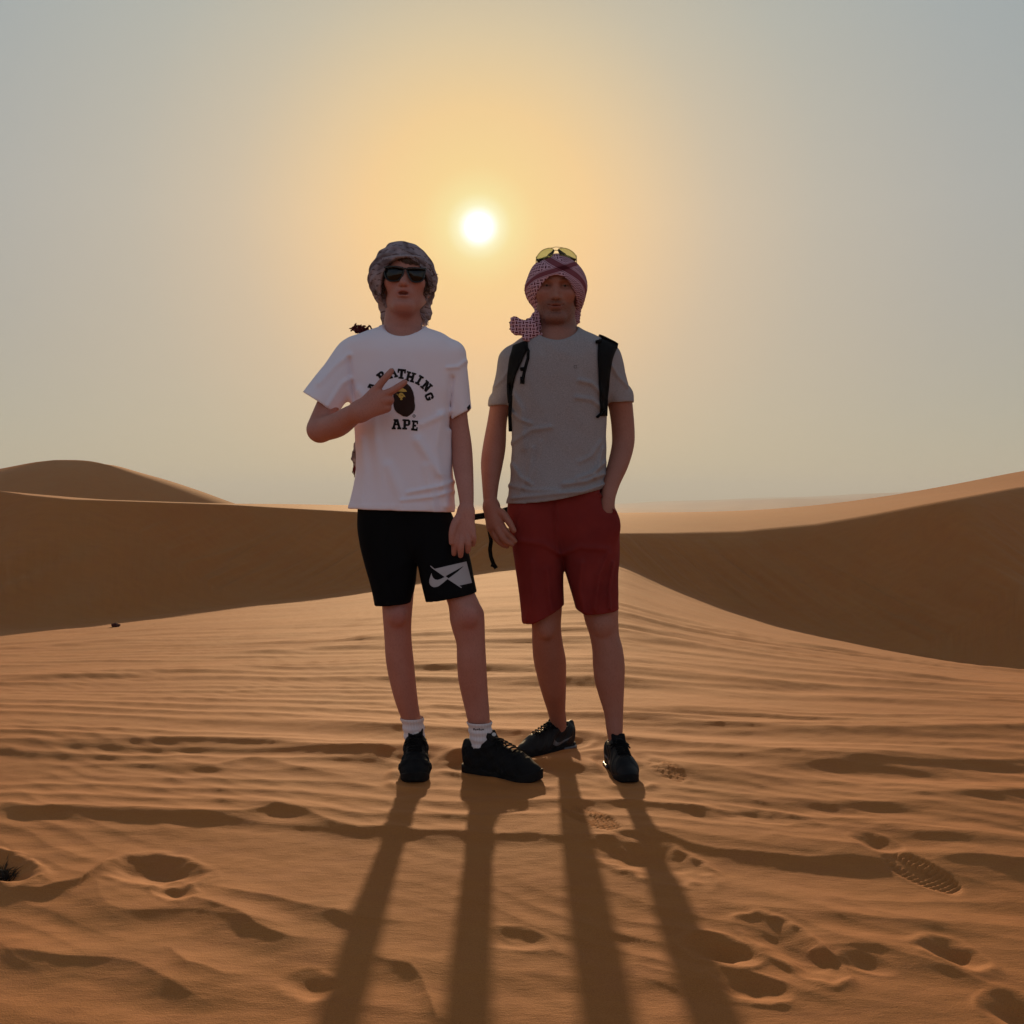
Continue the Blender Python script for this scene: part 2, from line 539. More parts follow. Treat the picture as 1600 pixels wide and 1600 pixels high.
def base_ground(x, y):
    a = np.clip(x / np.maximum(y, 1.0), -1.45, 1.7)
    z_b = np.interp(a, *TB); d_b = db_of(a)
    u = np.maximum((y - 4.2) / (d_b - 4.2), 0)
    u = np.where(u > 1, 1 + 0.4 * np.tanh((u - 1) / 0.4), u)
    fg = FG_Y - np.clip(y, 0.3, None)
    fg = 0.5 * (fg + np.sqrt(fg * fg + 0.02)) 
    return z_b * u**1.3 - FG_S * fg

# brink of the slip face (px) and skyline behind it
kx = [-800, -300, 0, 40, 110, 200, 350, 450, 560, 650, 745, 800, 870, 960, 1050, 1160, 1280, 1360, 1440, 1520, 1600, 2000, 2600]
kp = [735, 750, 767, 773, 780, 783, 788, 794, 800, 808, 818, 826, 833, 834, 834, 832, 820, 806, 790, 775, 760, 720, 690]
sx = [-800, -300, 0, 350, 450, 560, 745, 850, 960, 1100, 1200, 1300, 1400, 1500, 1600, 2000, 2600]
sp = [735, 750, 775, 787, 787.5, 789.5, 797, 800, 801, 800, 796, 787, 773, 755, 735, 680, 640]
def brink_py(a): return np.interp(a * FPX + 800, kx, kp)
TS = smooth_tab((np.array(sx) - 800) / FPX, np.array(sp, float), 0.02)
def sky_py(a): return np.interp(a, *TS)
cx, cy, cz, sy = [], [], [], []
for a in np.linspace(-1.2, 1.4, 261):
    d_b = float(db_of(a)); z_b = float(zb_of(a)); x0 = a * d_b
    dc = d_b + 0.6
    while dc < d_b + 14:
        zc_ = H + (HOR - brink_py(x0 / dc)) / FPX * dc
        if zc_ - z_b <= TAN_SUN * (dc - d_b): break
        dc += 0.05
    cx.append(x0); cy.append(dc); cz.append(zc_); sy.append(d_b)
o_ = np.argsort(cx); cx = np.array(cx)[o_]; cy = np.array(cy)[o_]; sy = np.array(sy)[o_]
TCY = smooth_tab(cx, cy, 0.25); TSY = smooth_tab(cx, sy, 0.25)

def far_dune(x, y):
    # big dune beyond the left crest
    dd = 46.0
    px_ = [-900, -500, -200, 0, 60, 100, 140, 170, 200, 252, 304, 353, 420, 520, 700]
    py_ = [800, 775, 752, 733, 722, 718.5, 717, 721, 731, 746, 764, 783, 805, 830, 860]
    xx, hh = smooth_tab((np.array(px_) - 800) / FPX * dd, H + (HOR - np.array(py_, float)) / FPX * dd, 0.35)
    yc = dd + 0.22 * (x + 17) * 0.5
    zc = np.interp(x, xx, hh)
    s = y - yc
    z = np.where(s < 0, zc + 0.47 * s, zc - 0.13 * s)
    return np.where(s < 0, z, z)

FOOT = []
def foot(p0, p1, w, depth, rim=0.35, tread=False, sharp=2.0):
    FOOT.append((ground_pt(*p0), ground_pt(*p1), w, depth * 0.42, rim, tread, sharp))
foot((1018, 1196), (1066, 1222), 0.085, 0.014, 0.25, True, 6)
foot((1108, 1263), (1250, 1282), 0.11, 0.030, 0.25, False, 2)
foot((1345, 1307), (1402, 1332), 0.10, 0.036, 0.2)
foot((1395, 1338), (1490, 1382), 0.10, 0.020, 0.3, True, 5)
foot((945, 1318), (1092, 1372), 0.20, 0.042, 0.5)
foot((890, 1262), (960, 1300), 0.10, 0.012, 0.3, True, 4)
foot((1085, 1470), (1172, 1500), 0.11, 0.050, 0.35)
foot((1180, 1435), (1300, 1528), 0.11, 0.038, 0.55)
foot((1115, 1530), (1222, 1552), 0.10, 0.036, 0.4)
foot((1325, 1495), (1386, 1514), 0.07, 0.022, 0.2)
foot((1450, 1468), (1535, 1512), 0.10, 0.052, 0.25)
foot((1555, 1562), (1660, 1610), 0.12, 0.055, 0.3)
foot((195, 1345), (300, 1375), 0.16, 0.045, 0.35)
foot((255, 1380), (292, 1408), 0.08, 0.030, 0.2)
foot((-40, 1335), (36, 1378), 0.13, 0.075, 0.45)
foot((770, 1458), (850, 1472), 0.09, 0.020, 0.3)
foot((455, 1530), (520, 1552), 0.10, 0.028, 0.25)

SCALL = []   # little curved ridges in the foreground: px polylines
def scallop(pts, h=0.012, w=0.06): SCALL.append((np.array([ground_pt(*p) for p in pts]), h * 0.55, w))
scallop([(578, 1490), (610, 1505), (640, 1512), (658, 1530), (672, 1560), (682, 1595)], 0.020, 0.10)
scallop([(270, 1480), (292, 1512), (320, 1518), (346, 1530)], 0.015, 0.07)
scallop([(300, 1405), (345, 1425), (400, 1450), (457, 1467)], 0.016, 0.06)
scallop([(330, 1385), (420, 1402), (500, 1420), (545, 1430), (582, 1440)], 0.014, 0.06)
scallop([(520, 1425), (550, 1437), (580, 1442)], 0.016, 0.06)
scallop([(1000, 1505), (1050, 1520), (1110, 1535), (1160, 1560)], 0.014, 0.06)
scallop([(1270, 1485), (1370, 1478), (1450, 1500), (1550, 1540)], 0.016, 0.08)
scallop([(0, 1392), (60, 1395), (130, 1375), (160, 1352)], 0.028, 0.08)
scallop([(0, 1256), (60, 1262), (150, 1262), (190, 1266), (300, 1272), (380, 1270), (430, 1263), (480, 1272), (560, 1296), (700, 1302), (860, 1310), (1000, 1318)], 0.026, 0.10)
scallop([(240, 1196), (340, 1200), (400, 1190), (450, 1203), (560, 1222)], 0.016, 0.10)
scallop([(1010, 1300), (1120, 1325), (1250, 1336), (1370, 1342)], 0.024, 0.09)
scallop([(1340, 1284), (1450, 1300), (1560, 1314)], 0.016, 0.08)
scallop([(1480, 1342), (1560, 1348), (1640, 1354)], 0.024, 0.09)
scallop([(90, 1332), (118, 1342)], 0.012, 0.05)

def saw(t, s):
    f = t - np.floor(t)
    up = np.clip(f / s, 0, 1)**2.2; dn = 1 - sstep(0, 1, np.clip((f - s) / (1 - s), 0, 1)) * 0.55 - np.clip((f - s) / (1 - s), 0, 1) * 0.45
    return np.where(f < s, up, dn)

def seg_dist(x, y, a, b):
    e = b - a; t = np.clip(((x - a[0]) * e[0] + (y - a[1]) * e[1]) / (e @ e + 1e-12), 0, 1)
    return np.hypot(x - a[0] - t * e[0], y - a[1] - t * e[1]), t

def terrain(x, y, fine=True):
    x = np.asarray(x, float); y = np.asarray(y, float)
    z = base_ground(x, y)
    # slip faces
    yc = np.interp(x, *TCY); ys_ = np.interp(x, *TSY)
    yf = ys_ + 0.42 * (yc - ys_)
    ac = np.clip(x / yc, -1.2, 1.3)
    zc = H + (HOR - brink_py(ac)) / FPX * yc
    zf = base_ground(x, yf)
    tt = np.clip((y - yf) / np.maximum(yc - yf, 0.3), 0, 1.5)
    face = zf + (zc - zf) * (0.25 * tt**2 + 0.75 * tt**1.35)
    z = np.where(y > yf, face, z)
    # behind the brink: gentle rise to the skyline, then away
    a = np.clip(x / np.maximum(y, 1.0), -1.2, 1.3)
    yS = yc + 7.0
    aS = np.clip(x / yS, -1.2, 1.3)
    zS = H + (HOR - sky_py(aS)) / FPX * yS
    u = np.clip((y - yc) / 7.0, -0.2, 1)
    rise = np.maximum(zS - zc, -0.35)
    back = zc + rise * np.sin(u * math.pi / 2) - 0.07 * np.maximum(y - yS, 0)
    kb = 0.045 + 0.22 * sstep(0.5, 5.0, x)
    hk = np.maximum(kb - np.abs(face - back), 0) / kb
    bl = np.minimum(face, back) - hk * hk * kb * 0.25
    z = np.where(y > yc - 1.2, np.where(y > yf, bl, z), z)
    z = np.where(y > yc + 2.0, back, z)
    plain = -9.0 + 0.9 * pn(x * 0.012, y * 0.012, 91) + 2.2 * pn(x * 0.003, y * 0.003, 92)
    z = np.where(y > yc, np.maximum(z, plain), z)
    fd = far_dune(x, y)
    z = np.where(y > yc + 8, np.maximum(z, np.where(y > 30, fd, -99)), z)
    # low far ridges on the plain, higher to the right
    far = sstep(250, 900, y)
    aa = x / np.maximum(y, 1)
    tilt = np.interp(aa, [-1, -0.1, 0.1, 0.375, 0.55, 1.2], [0.0, 0.0, 0.002, 0.0155, 0.020, 0.022])
    rid = 0.5 + 0.5 * pn(aa * 9, y * 0.003, 55) + 0.25 * pn(aa * 24, y * 0.008, 56)
    z = z + far * (tilt * np.minimum(y, 1500) * np.clip(y / 1500, 0, 1) * (0.9 + 0.1 * rid) + 5.0 * np.clip(rid, 0, 1.2) * sstep(300, 1100, y))
    if not fine: return z
    near = 1 - sstep(20, 40, np.abs(y))
    dist_face = yf - y                                   # metres of open sand left before the slip face
    onflat = sstep(-0.6, 1.2, dist_face) * near
    # broad undulation
    z = z + onflat * (0.014 * pn(x * 0.5, y * 0.6, 1) + 0.009 * pn(x * 1.1 + 3, y * 1.3, 2)) * sstep(1.0, 2.2, y + 0 * x)
    # main wind ridges, crests running across the view, steep side towards the camera
    w1 = 0.30 * pn(x * 0.33, y * 0.45, 3) + 0.12 * pn(x * 0.7, y * 1.0, 4) + 0.022 * pn(x * 2.6, y * 2.6, 44)
    ph = (y + 0.17 * x + w1)
    mid = sstep(2.15, 3.1, y + 0.12 * x) * (1 - 0.75 * sstep(7.5, 11, y))
    am = sstep(-0.30, 0.45, pn(x * 0.24 + 7, y * 1.15, 5) + 0.4 * pn(x * 0.6, y * 2.7, 6))
    z = z + onflat * mid * am * 0.024 * saw(ph / 0.47, 0.42)
    w2 = 0.12 * pn(x * 0.6, y * 0.9, 7) + 0.032 * pn(x * 1.8, y * 2.2, 8)
    am2 = sstep(-0.30, 0.35, pn(x * 0.32 + 2, y * 1.7, 9))
    z = z + onflat * (0.30 + 0.70 * mid) * am2 * 0.0085 * saw((y + 0.22 * x + w2) / 0.205, 0.45)
    am4 = sstep(-0.1, 0.45, pn(x * 0.5 + 12, y * 0.9, 19))
    z = z + onflat * mid * am4 * 0.019 * saw((y - 0.10 * x + 0.22 * pn(x * 0.6, y * 0.8, 20)) / 0.83, 0.30)
    am5 = sstep(-0.15, 0.4, pn(x * 0.4 + 31, y * 2.1, 29))
    z = z + onflat * (0.25 + 0.75 * mid) * am5 * 0.0058 * saw((y + 0.13 * x + 0.06 * pn(x * 1.3, y * 1.7, 27) + 0.02 * pn(x * 4, y * 4, 28)) / 0.128, 0.45)
    z = z + onflat * (0.0016 * pn(x * 6, y * 9, 25) + 0.0010 * pn(x * 17, y * 22, 26))
    # small oblique ripples
    w3 = 0.05 * pn(x * 2.0, y * 2.0, 10) + 0.02 * pn(x * 6, y * 6, 12)
    fg0 = 1 - sstep(2.3, 3.0, y)
    am3 = sstep(-0.2, 0.5, pn(x * 1.1, y * 1.4, 11))
    z = z + onflat * am3 * (0.0022 + 0.0012 * fg0) * saw((0.80 * y + 0.55 * x + w3) / 0.085, 0.42)
    # foreground: looser lumps
    fg = 1 - sstep(2.3, 3.0, y)
    wf = 0.16 * pn(x * 1.6, y * 1.5, 13) + 0.06 * pn(x * 4, y * 4, 14)
    amf = sstep(0.0, 0.55, pn(x * 1.3 + 9, y * 1.1, 15))
    z = z + fg * onflat * amf * 0.012 * saw((y + 0.45 * x + wf) / 0.33, 0.40)
    # slip face streaks (sand runs)
    onface = np.clip((y - yf) / np.maximum(yc - yf, 0.3), 0, 1)
    stx = x + 0.8 * (y - yf) * np.sign(x)
    z = z + np.where((onface > 0) & (onface < 1), (0.12 * np.abs(pn(stx * 1.6, y * 0.25, 16)) + 0.07 * np.abs(pn(stx * 4.5, y * 0.5, 17))) * np.sin(onface * math.pi), 0)
    # little ridges drawn where the photo shows them
    m = (y < 5) & (np.abs(x) < 3.2) & (y > 1.2)
    xs_, ys2 = x[m], y[m]; dz = np.zeros(len(xs_))
    wob = 0.02 * pn(xs_ * 7, ys2 * 7, 21)
    for pts, h, w in SCALL:
        lo = pts.min(0) - 0.5; hi = pts.max(0) + 0.5
        b = (xs_ > lo[0]) & (xs_ < hi[0]) & (ys2 > lo[1]) & (ys2 < hi[1])
        if not b.any(): continue
        X, Y = xs_[b], ys2[b]; o = np.argsort(pts[:, 0]); q = pts[o]
        yl = np.interp(X, q[:, 0], q[:, 1]); s = (Y - yl) + wob[b]
        ends = sstep(q[0, 0] - 0.10, q[0, 0] + 0.08, X) * (1 - sstep(q[-1, 0] - 0.08, q[-1, 0] + 0.10, X))
        prof = np.where(s < 0, np.clip(1 + s / (1.3 * w), 0, 1)**2.4, np.exp(-s / (1.6 * w)))
        dz[b] += h * prof * ends
    for p0, p1, w, dep, rim, tread, shp in FOOT:
        c = (p0 + p1) / 2; e = p1 - p0; L = np.hypot(*e) / 2 + 0.012; e = e / (np.hypot(*e) + 1e-9)
        if L < w / 2: L = w / 2
        dx, dy = xs_ - c[0], ys2 - c[1]
        b = dx * dx + dy * dy < (L * 2.4 + 0.2)**2
        if not b.any(): continue
        u = (dx[b] * e[0] + dy[b] * e[1]) / L; v = (-dx[b] * e[1] + dy[b] * e[0]) / (w / 2)
        wv = 0.16 * (pn(xs_[b] * 9, ys2[b] * 9, 22) + 0.7 * pn(xs_[b] * 24, ys2[b] * 24, 24))
        r = (np.abs(u)**2.4 + np.abs(v * (1 + 0.12 * u))**2.4)**(1 / 2.4) + wv * (0.3 if tread else 1)
        hole = 1 - sstep(0.05 if shp < 3 else 0.86, 1.10, r)
        rr = np.exp(-((r - 1.17) / 0.17)**2)
        d_ = -dep * hole + dep * rim * 0.45 * rr * (0.5 + 1.2 * np.clip(wv / 0.16 + 0.3, 0, 1))
        if tread:
            bars = 0.5 + 0.5 * np.tanh(4 * np.sin(u * L / 0.0165 * 2 * math.pi + 0.8 * np.abs(v)))
            cen = 1 - (np.abs(v) < 0.28) * (u < 0.1)
            d_ = d_ + hole * bars * cen * 0.0050
            damp = 0.75 * hole
        dz[b] += d_
    z = z.copy()
    z[m] += dz
    # sand pressed flat and pushed up round the shoes
    for hp, tp in SHOES:
        dd, t_ = seg_dist(x, y, hp, tp)
        k = 1 - sstep(0.045, 0.16, dd)
        z = z * (1 - k) + 0.0 * k
        z = z + 0.013 * np.exp(-((dd - 0.072) / 0.024)**2) * (0.55 + 0.8 * pn(x * 10, y * 10, 23))
    return z

def build_ground():
    ai = np.linspace(-0.56, 0.56, 760)
    ao = 0.56 + (np.linspace(0, 1, 40)[1:]**2.2) * 11
    a = np.concatenate([-ao[::-1], ai, ao])
    # rows: even steps in the picture near the lens, geometric beyond
    pr = np.linspace(1, 0, 640)
    ynear = FPX * H / (100 + (1010 - 100) * pr)            # 1.46 .. 14.7
    yb_ = 1.457 - (np.linspace(0, 1, 34)[1:]**2) * 60
    y2 = np.concatenate([np.arange(ynear[-1] + 0.035, 19.5, 0.035), np.arange(19.55, 30, 0.14), 30 * (2600 / 30.0)**(np.linspace(0, 1, 150))])
    y = np.concatenate([yb_[::-1], ynear, y2])
    wid = np.where(y > 1.6, y, 1.6)
    Xg = a[:, None] * wid[None, :]; Yg = np.repeat(y[None, :], len(a), 0)
    Z = terrain(Xg, Yg)
    V = np.stack([Xg, Yg, Z], -1).reshape(-1, 3)
    n, m = len(a), len(y)
    I = np.arange(n * m).reshape(n, m)
    Q = np.stack([I[:-1, :-1], I[1:, :-1], I[1:, 1:], I[:-1, 1:]], -1).reshape(-1, 4)
    me = np_mesh('desert_sand', V, Q)
    o = link('desert_sand', me, M_SAND); o['kind'] = 'structure'
    return o
build_ground()

# ------------------------------------------------------------------ people: materials
def skin_mat(name, base):
    M = Mat(name, 0.55, 0.35); co = M.coord()
    at = M.n('ShaderNodeAttribute', attribute_name='tint')
    c = M.mix(M.remap(M.noise(18, 4, co), 0.3, 0.7, 0, 0.6), base, tuple(np.array(base) * (0.86, 0.78, 0.74)))
    c = M.mix(M.remap(M.noise(1.0, 3, M.coord((330, 330, 110)), 0.6), 0.50, 0.72, 0, 0.40), c, tuple(np.array(base) * (0.55, 0.45, 0.40)))
    c = M.mix(1.0, c, at.outputs['Color'], 'MULTIPLY')
    M.base(c)
    M.bump(M.math('ADD', M.noise(420, 3, co), M.math('MULTIPLY', M.noise(70, 3, co), 1.5)), 0.35, 0.0014)
    M.b.inputs['Subsurface Weight'].default_value = 0.0
    return M.m
M_SKIN_B = skin_mat('fair_skin', (0.47, 0.215, 0.165))
M_SKIN_M = skin_mat('tanned_skin', (0.37, 0.165, 0.115))
M_WHITE = fabric('white_cotton', (0.85, 0.82, 0.89), (0.82, 0.78, 0.85), wst=0.15)
def heather():
    M = Mat('grey_heather_jersey', 0.92, 0.12); co = M.coord((260, 260, 520))
    f = M.remap(M.noise(1.0, 3, co), 0.35, 0.68)
    c = M.mix(f, (0.265, 0.252, 0.258), (0.365, 0.347, 0.352))
    M.base(c); M.bump(M.noise(800, 2, M.coord()), 0.25, 0.0008); return M.m
M_GREY = heather()
M_BLACK = fabric('black_jersey', (0.006, 0.006, 0.007), (0.005, 0.005, 0.006), spec=0.05, wst=0.15)
M_RED = fabric('dark_red_cotton', (0.225, 0.027, 0.022), (0.175, 0.019, 0.017), wst=0.35, var=9)
M_WEB = fabric('black_webbing', (0.006, 0.006, 0.0065), spec=0.1, wst=0.5, weave=500)
M_PACK = fabric('black_nylon', (0.007, 0.007, 0.0075), rough=0.75, spec=0.12, wst=0.4, weave=600)
M_SHOE = fabric('black_shoe_mesh', (0.007, 0.007, 0.0075), rough=0.8, spec=0.15, wst=0.6, weave=330, wd=0.0015)
M_RUBBER = fabric('black_rubber', (0.008, 0.008, 0.008), rough=0.7, spec=0.15, wst=0.2, weave=200)
M_LEATHER = fabric('black_leather', (0.008, 0.008, 0.0085), rough=0.55, spec=0.22, wst=0.35, weave=160)
M_SILVER = fabric('silver_print', (0.10, 0.10, 0.105), rough=0.35, spec=0.6)
M_LABEL = fabric('white_label', (0.70, 0.69, 0.66), rough=0.5, wst=0.0)
M_INK = fabric('black_ink', (0.012, 0.011, 0.012), rough=0.75, wst=0.1)
M_BROWNINK = fabric('brown_ink', (0.040, 0.020, 0.016), rough=0.75, wst=0.1)
M_GOLDINK = fabric('gold_ink', (0.75, 0.50, 0.11), rough=0.6, wst=0.1)
M_GREYINK = fabric('grey_ink', (0.46, 0.45, 0.46), rough=0.8, wst=0.1)
M_SOCK = fabric('white_sock_knit', (0.78, 0.76, 0.78), wst=0.3)
M_HAIR = fabric('brown_hair', (0.060, 0.030, 0.017), (0.09, 0.046, 0.025), rough=0.5, spec=0.4, wst=0.0)
M_TASSEL = fabric('dark_red_yarn', (0.085, 0.010, 0.012), wst=0.3)
M_DARKFRAME = fabric('dark_acetate', (0.012, 0.010, 0.009), rough=0.25, spec=0.5, wst=0.0)
def lens_mat(name, tint, trans, rough=0.05):
    M = Mat(name, rough, 0.5)
    M.base(tint)
    tr = M.n('ShaderNodeBsdfTransparent'); tr.inputs[0].default_value = (*trans, 1)
    gl = M.n('ShaderNodeBsdfGlossy'); gl.inputs['Roughness'].default_value = rough; gl.inputs[0].default_value = (*tint, 1)
    fr = M.n('ShaderNodeFresnel'); fr.inputs[0].default_value = 1.5
    mx = M.n('ShaderNodeMixShader'); M.l(fr.outputs[0], mx.inputs[0]); M.l(tr.outputs[0], mx.inputs[1]); M.l(gl.outputs[0], mx.inputs[2])
    M.l(mx.outputs[0], M.nt.nodes['Material Output'].inputs['Surface'])
    return M.m
M_LENS_D = lens_mat('dark_lens', (0.9, 0.9, 0.9), (0.06, 0.045, 0.035))
M_LENS_G = lens_mat('olive_lens', (0.8, 0.75, 0.6), (0.70, 0.73, 0.58))
def metal_mat():
    M = Mat('gold_metal', 0.3, 0.5); M.base((0.32, 0.24, 0.10)); M.b.inputs['Metallic'].default_value = 1.0; return M.m
M_GOLD = metal_mat()
def eye_mat():
    M = Mat('eye', 0.15, 0.5); M.base((0.16, 0.13, 0.12)); return M.m
M_EYE = eye_mat()
M_IRIS = fabric('iris', (0.03, 0.02, 0.015), rough=0.2, wst=0)
M_TEETH = fabric('teeth', (0.62, 0.52, 0.44), rough=0.3, wst=0)

def keffiyeh(name, light, dark, band, style):
    """woven scarf: uv carries metres along the cloth"""
    M = Mat(name, 0.92, 0.1)
    uv = M.n('ShaderNodeUVMap', uv_map='cloth').outputs[0]
    sp = M.n('ShaderNodeSeparateXYZ'); M.l(uv, sp.inputs[0])
    u, v = sp.outputs[0], sp.outputs[1]
    def lines(a, per, width):           # 1 inside a line
        f = M.math('FRACT', M.math('DIVIDE', a, per))
        return M.math('LESS_THAN', f, width)
    if style == 'check':
        # rows of hooked dashes on the left, zig-zags on the right, two broad bands crossing on the brow
        p = M.math('ADD', u, v); q = M.math('SUBTRACT', u, v)
        per = 0.0118
        fa = M.math('FRACT', M.math('DIVIDE', u, per)); fb = M.math('FRACT', M.math('DIVIDE', v, per))
        ia = M.math('FLOOR', M.math('DIVIDE', u, per)); ib = M.math('FLOOR', M.math('DIVIDE', v, per))
        par = M.math('GREATER_THAN', M.math('FRACT', M.math('MULTIPLY', M.math('ADD', ia, ib), 0.5)), 0.25)
        def box(f, a, b): return M.math('MULTIPLY', M.math('GREATER_THAN', f, a), M.math('LESS_THAN', f, b))
        d1 = M.math('MULTIPLY', box(fa, 0.05, 0.95), box(fb, 0.32, 0.70))
        d2 = M.math('MULTIPLY', box(fb, 0.05, 0.95), box(fa, 0.32, 0.70))
        hooks = M.math('ADD', M.math('MULTIPLY', d1, par), M.math('MULTIPLY', d2, M.math('SUBTRACT', 1.0, par)), clamp=True)
        tri = M.math('ABSOLUTE', M.math('SUBTRACT', M.math('FRACT', M.math('DIVIDE', u, 0.0085)), 0.5))
        zz = lines(M.math('ADD', v, M.math('MULTIPLY', tri, 0.0075)), 0.0062, 0.45)
        right = M.math('GREATER_THAN', u, 0.022)
        pat = M.mix(right, hooks, zz)
        # bands
        def band_of(c, off, half):
            dd = M.math('ABSOLUTE', M.math('SUBTRACT', c, off))
            clear = M.math('LESS_THAN', dd, half * 1.75)
            core = M.math('LESS_THAN', dd, half)
            line = M.math('MULTIPLY', M.math('GREATER_THAN', dd, half * 1.22), M.math('LESS_THAN', dd, half * 1.45))
            return clear, core, line
        c1 = M.math('ADD', M.math('MULTIPLY', u, 0.58), M.math('MULTIPLY', v, 0.82))
        c2 = M.math('SUBTRACT', M.math('MULTIPLY', v, 0.93), M.math('MULTIPLY', u, 0.37))
        A = band_of(c1, 0.063, 0.0105); B = band_of(c2, 0.050, 0.0080)
        clr = M.math('MAXIMUM', A[0], B[0]); core = M.math('MAXIMUM', A[1], B[1]); ln = M.math('MAXIMUM', A[2], B[2])
        f = M.math('MULTIPLY', pat, M.math('SUBTRACT', 1.0, clr))
        col = M.mix(f, light, dark)
        col = M.mix(M.math('MULTIPLY', core, 0.9), col, band)
        col = M.mix(M.math('MULTIPLY', ln, 0.75), col, dark)
        col = M.mix(M.math('MULTIPLY', A[1], B[1]), col, tuple(np.array(band) * 0.45))
    else:
        tri = M.math('ABSOLUTE', M.math('SUBTRACT', M.math('FRACT', M.math('DIVIDE', u, 0.018)), 0.5))
        nz = M.math('MULTIPLY', M.noise(14, 3, uv), 0.07)
        brk = M.remap(M.noise(60, 2, uv), 0.42, 0.55)
        zz = M.math('MULTIPLY', lines(M.math('ADD', M.math('ADD', v, nz), M.math('MULTIPLY', tri, 0.002)), 0.021, 0.22), brk)
        big = M.remap(M.noise(16, 3, uv), 0.42, 0.62)
        col = M.mix(M.math('MULTIPLY', zz, 0.75), light, dark)
        col = M.mix(M.math('MULTIPLY', big, 0.75), col, band)
    M.base(col)
    M.bump(M.noise(900, 2, M.coord()), 0.3, 0.0008)
    # thin cotton lets some light through
    tl = M.n('ShaderNodeBsdfTranslucent'); M.l(M.nt.nodes['Principled BSDF'].inputs['Base Color'].links[0].from_socket, tl.inputs[0])
    mx = M.n('ShaderNodeMixShader'); mx.inputs[0].default_value = 0.12
    M.l(M.b.outputs[0], mx.inputs[1]); M.l(tl.outputs[0], mx.inputs[2])
    M.l(mx.outputs[0], M.nt.nodes['Material Output'].inputs['Surface'])
    return M.m
M_SCARF_M = keffiyeh('red_white_check_scarf', (0.64, 0.40, 0.47), (0.10, 0.012, 0.022), (0.19, 0.030, 0.042), 'check')
M_SCARF_B = keffiyeh('grey_maroon_scarf', (0.36, 0.30, 0.32), (0.060, 0.020, 0.022), (0.075, 0.042, 0.040), 'plain')

def set_uv(me, uvfun):
    n = len(me.vertices); co = np.empty(n * 3, np.float32); me.vertices.foreach_get('co', co); co = co.reshape(-1, 3)
    uv = uvfun(co).astype(np.float32)
    li = np.empty(len(me.loops), np.int32); me.loops.foreach_get('vertex_index', li)
    lay = me.uv_layers.new(name='cloth'); lay.data.foreach_set('uv', uv[li].ravel())

def set_tint(me, fun):
    n = len(me.vertices); co = np.empty(n * 3, np.float32); me.vertices.foreach_get('co', co); co = co.reshape(-1, 3).astype(float)
    t = np.ones((n, 4)); t[:, :3] = fun(co)
    a = me.attributes.new('tint', 'FLOAT_COLOR', 'POINT'); a.data.foreach_set('color', t.astype(np.float32).ravel())

# ------------------------------------------------------------------ head
class Head:
    """local frame: x to picture right, y backwards, z up, origin between the eyes"""
    def __init__(s, px, py, d, scale, pitch, yaw, roll, sx=1.0):
        s.C = P(px, py, d); s.s = scale; s.sx = sx
        R = Matrix.Rotation(math.radians(roll), 3, 'Y') @ Matrix.Rotation(math.radians(yaw), 3, 'Z') @ Matrix.Rotation(math.radians(-pitch), 3, 'X')
        s.R = np.array(R)
    def loc(s, X, Y, Z):
        q = (X - s.C[0], Y - s.C[1], Z - s.C[2]); M = s.R.T / s.s
        l = [M[i, 0] * q[0] + M[i, 1] * q[1] + M[i, 2] * q[2] for i in range(3)]
        l[0] = l[0] / s.sx
        return l
    def world(s, x, y, z): return s.C + s.R @ (np.array((x * s.sx, y, z)) * s.s)
    def wbox(s, r): return s.C - r, s.C + r

